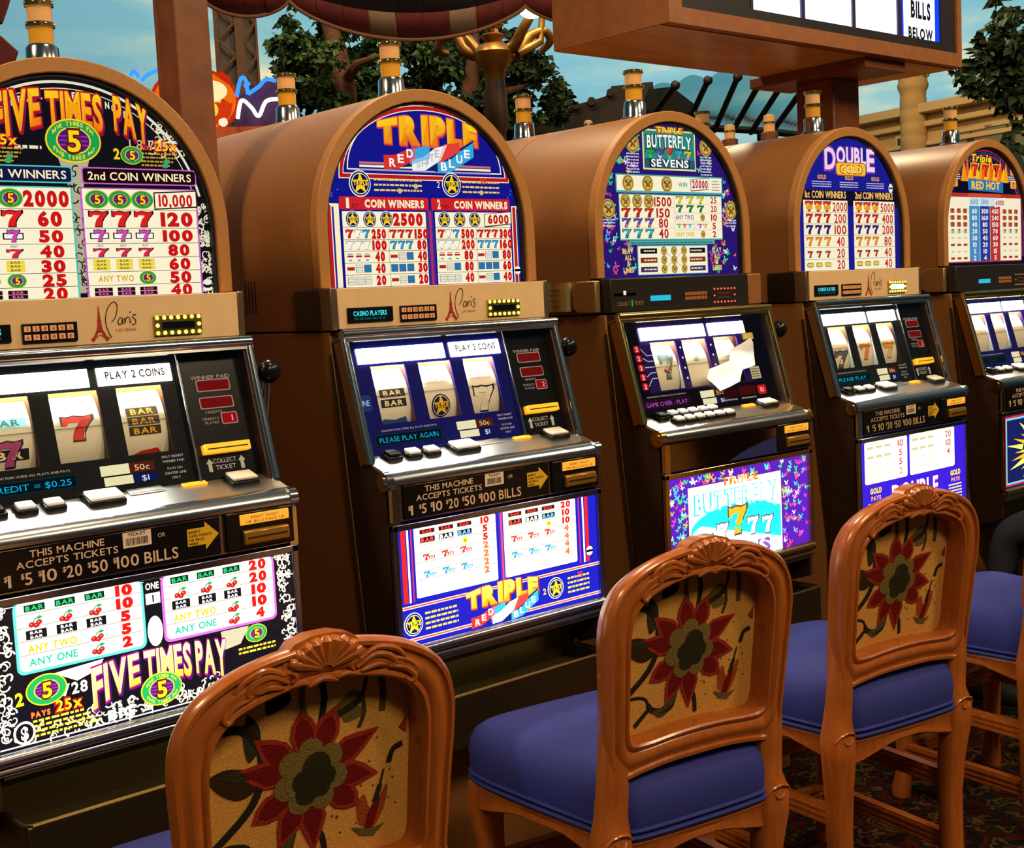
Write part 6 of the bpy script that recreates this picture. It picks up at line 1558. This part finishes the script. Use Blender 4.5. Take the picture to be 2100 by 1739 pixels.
def flag(pts):
    P = [Vector(at(x,y,DF))-fc for x, y in pts]; mb = MB(); n = len(P)
    mb.add([tuple(p) for p in P]+[tuple(p+FWD*.03) for p in P], [list(range(n)),list(range(2*n-1,n-1,-1))]+[(i,(i+1) % n,(i+1) % n+n,i+n) for i in range(n)]); return mb
obj('cloth', flag([(-60,-40),(25,-40),(12,10),(0,45),(-60,60)]), CR, root, bevel=.004)
obj('cloth', flag([(-60,60),(0,72),(20,90),(33,102),(24,130),(12,150),(-60,170)]), CR, root, bevel=.004)
obj('banner_pole', MB().tube([tuple(at(-40,-200,DF)-fc), tuple(at(-60,400,DF)-fc)], .015, 8), BRASS, root, smooth=True)

# dark roof line with its round chimneys
DRF = 11.0; ROOF = mat('dark_roof_slate', rgb(44,34,26), .8, noise=rgb(34,26,20), noise_scale=5)
rc = at(1200,260,DRF); yr = -math.atan2(rc.x-CAM.x, rc.y-CAM.y); Mr = Matrix.Rotation(-yr, 3, 'Z')
def rl(px, py):
    p = Mr @ (at(px, py, DRF)-Vector((rc.x,rc.y,0))); return (p.x, p.z)
root = thing('roof', 'dark slate roof line with tiled ridges left of the glass canopy', 'roof', (rc.x,rc.y,0), yr)
lx0 = rl(1080,0)[0]; lx1 = rl(1450,0)[0]
obj('gable', MB().prism([rl(1085,262)]+[rl(x,y) for x,y in ((1120,240),(1150,236),(1180,226),(1212,218),(1240,210),(1252,200),(1252,190),(1335,182),(1336,196),(1372,192),(1415,225),(1440,262))]+[(rl(1440,262)[0],1.0),(rl(1085,262)[0],1.0)], 'y', -.3, .6), ROOF, root)
for (x, y, r) in ((1110,244,.028),(1145,238,.030),(1182,229,.032),(1213,221,.034),(1250,204,.03)):
    q = rl(x, y); obj('ridge_tile', MB().tube([(q[0],-.36,q[1]),(q[0],-.1,q[1])], r, 12), ROOF, root, smooth=True)

# fan shaped glass canopy
DC2 = 10.0; cc = at(1500,220,DC2); yc = -math.atan2(cc.x-CAM.x, cc.y-CAM.y); Mc = Matrix.Rotation(-yc, 3, 'Z')
def cl(px, py, back=0.0):
    p = Mc @ (at(px, py, DC2+back)-Vector((cc.x,cc.y,0))); return (p.x, p.y, p.z)
root = thing('glass_canopy', 'fan of pale glass canopy panes on dark iron ribs', 'canopy', (cc.x,cc.y,0), yc)
CIRON = mat('black_iron', rgb(30,24,18), .5); CGL = glass_mat('pale_canopy_glass', (.60,.72,.72))
tops = [(1385,175),(1452,165),(1513,158),(1565,158),(1605,172),(1650,178),(1700,195),(1750,215)]; bots = [(1320,262),(1405,265),(1465,268),(1502,270),(1540,272),(1580,275),(1640,282),(1700,288)]
for i, (t_, b_) in enumerate(zip(tops, bots)):
    obj('rib', MB().tube([cl(t_[0],t_[1],-.9), cl(b_[0],b_[1],.2)], .022, 8), CIRON, root, smooth=True)
    obj('rib_boss', MB().sphere(cl(t_[0],t_[1],-.9), .034, 12, 8), CIRON, root, smooth=True)
    if i:
        t0_, b0_ = tops[i-1], bots[i-1]
        mb = MB()
        def fn(u, v):
            T0, T1, B0, B1 = Vector(cl(*t0_,-.9)), Vector(cl(*t_,-.9)), Vector(cl(*b0_,.2)), Vector(cl(*b_,.2))
            top = T0*(1-u)+T1*u+Vector((0,0,.055*math.sin(math.pi*u))); bot = B0*(1-u)+B1*u
            return tuple(bot*(1-v)+top*v)
        mb.grid(fn, 8, 2); p_ = obj('pane', mb, CGL, root, smooth=True)
        so = p_.modifiers.new('solid','SOLIDIFY'); so.thickness = .006
T0, B0 = Vector(cl(1330,182,-.9)), Vector(cl(1300,262,.2))
mb = MB(); mb.grid(lambda u, v: tuple((Vector(cl(*bots[0],.2))*u+B0*(1-u))*(1-v)+((Vector(cl(*tops[0],-.9))*u+T0*(1-u))+Vector((0,0,.03*math.sin(math.pi*u))))*v), 6, 2)
obj('pane', mb, CGL, root, smooth=True).modifiers.new('solid','SOLIDIFY').thickness = .006
obj('gutter', MB().tube([cl(1440,262,.2), cl(1560,268,.2), cl(1720,285,.2)], .028, 8), CIRON, root, smooth=True)
obj('canopy_post', MB().tube([(cl(1560,270,.2)[0],cl(1560,270,.2)[1],0), cl(1560,268,.2)], .03, 8), CIRON, root, smooth=True)

# stone facade on the right
DS = 14.0; fc = at(1900,260,DS); yf = -math.radians(102); Mf = Matrix.Rotation(-yf, 3, 'Z')
STONE = mat('cream_stone', rgb(206,172,112), .85, noise=rgb(182,148,92), noise_scale=3, bump=(20,.3)); STONE2 = mat('stone_moulding', rgb(214,184,124), .85); JOINT = mat('stone_joint', rgb(140,108,64), .9)
root = thing('stone_building', 'cream stone facade with curtained windows at the far right', 'building', (fc.x,fc.y,0), yf)
def fl(px, py):
    # point of the facade plane seen at a photo pixel
    d = at(px,py,1.0)-CAM; nrm = Vector((-math.sin(yf), math.cos(yf), 0)); t = (Vector((fc.x,fc.y,0))-CAM).dot(nrm)/d.dot(nrm)
    p = Mf @ (CAM+d*t-Vector((fc.x,fc.y,0))); return (p.x, p.z)
xl = fl(1740,300)[0]; xr = fl(2180,300)[0]; zt = fl(1900,236)[1]
zt = 0.5*(fl(1780,252)[1]+fl(2080,205)[1])
obj('wall', MB().box(xl,xr+3,0,.6,0,zt), STONE, root)
cm = MB()
for (z, h, d) in ((zt,.10,.16),(zt-.14,.06,.08),(zt-.34,.05,.05)): cm.box(xl-.1,xr+3,-d,.5,z,z+h)
obj('cornice', cm, STONE2, root, bevel=.01)
bz = .42; rows_ = int(zt/bz)
for r_ in range(max(0,rows_-5), rows_+1):
    z = zt-.36-(rows_-r_)*bz*.5
    if z > 0: obj('joint_course', MB().box(xl,xr+3,-.004,.004,z,z+.012), JOINT, root)
WINF = mat('window_shadow', rgb(58,62,58), .4); CURT = mat('pink_curtain', rgb(150,110,92), .8); CURT2 = mat('pale_green_curtain', rgb(120,124,84), .8)
for (px, py0, py1, w_, cu) in ((1858,275,320,.14,None),(1995,260,300,.26,CURT),(2070,245,295,.30,CURT2)):
    (x, z1), (_, z0) = fl(px, py0), fl(px, py1); z0 -= .5
    wn = obj('window', MB().box(x-w_,x+w_,-.02,.02,z0,z1), STONE2, root, bevel=.006)
    obj('pane', MB().box(x-w_+.04,x+w_-.04,-.028,-.018,z0+.04,z1-.04), WINF, wn)
    if cu:
        mb = MB()
        for s_ in (-1,1): mb.add([(x+s_*.01,-.032,z1-.05),(x+s_*(w_-.05),-.032,z1-.05),(x+s_*(w_-.05),-.032,z0+.05),(x+s_*(w_-.10),-.036,z0+.3)], [(0,1,2,3)])
        obj('curtain', mb, cu, wn)
# round stone turret
tcx, _ = fl(1887,250); tzt = fl(1887,158)[1]
pr = [(.27,0),(.27,tzt-.25)]
z = .3; pr = []
while z < tzt-.22:
    pr += [(.134,z),(.139,z+.015),(.139,z+.105),(.134,z+.12)]; z += .14
pr += [(.138,tzt-.16),(.155,tzt-.13),(.165,tzt-.09),(.150,tzt-.05),(.150,tzt)]
obj('turret', MB().lathe(pr, (tcx,-.10,0), 24), STONE, root, smooth=True)
for k in range(14):
    a_ = 2*math.pi*k/14; obj('merlon', MB().sphere((tcx+.150*math.cos(a_),-.10+.150*math.sin(a_),tzt+.01), .026, 8, 6), STONE2, root, smooth=True)

# candle lights of machines farther back
for (px, py, dist, h, r, lab) in ((1207,243,7.0,.05,.022,'small brass-ringed candle light of a far machine left of the tallest chimney'),(1497,262,6.5,.07,.026,'small candle light of a far machine between the canopy ribs'),(1578,248,6.0,.08,.026,'candle light of a far machine below the canopy gutter with a bright cap')):
    p = at(px, py+25, dist); t_ = thing('far_candle_light', lab, 'candle light', (p.x,p.y,0))
    obj('stem', MB().lathe([(.04,0),(.04,p.z),(r*1.2,p.z+.005)], (0,0,0), 14), POSTM, t_, smooth=True)
    obj('lens', MB().lathe([(r,p.z),(r,p.z+h),(r*.5,p.z+h+.004)], (0,0,0), 14), LENS_A, t_, smooth=True)
    obj('ring', MB().lathe([(r,0),(r+.004,.002),(r+.004,.010),(r,.012)], (0,0,p.z+h*.5), 14), GOLD, t_, smooth=True)
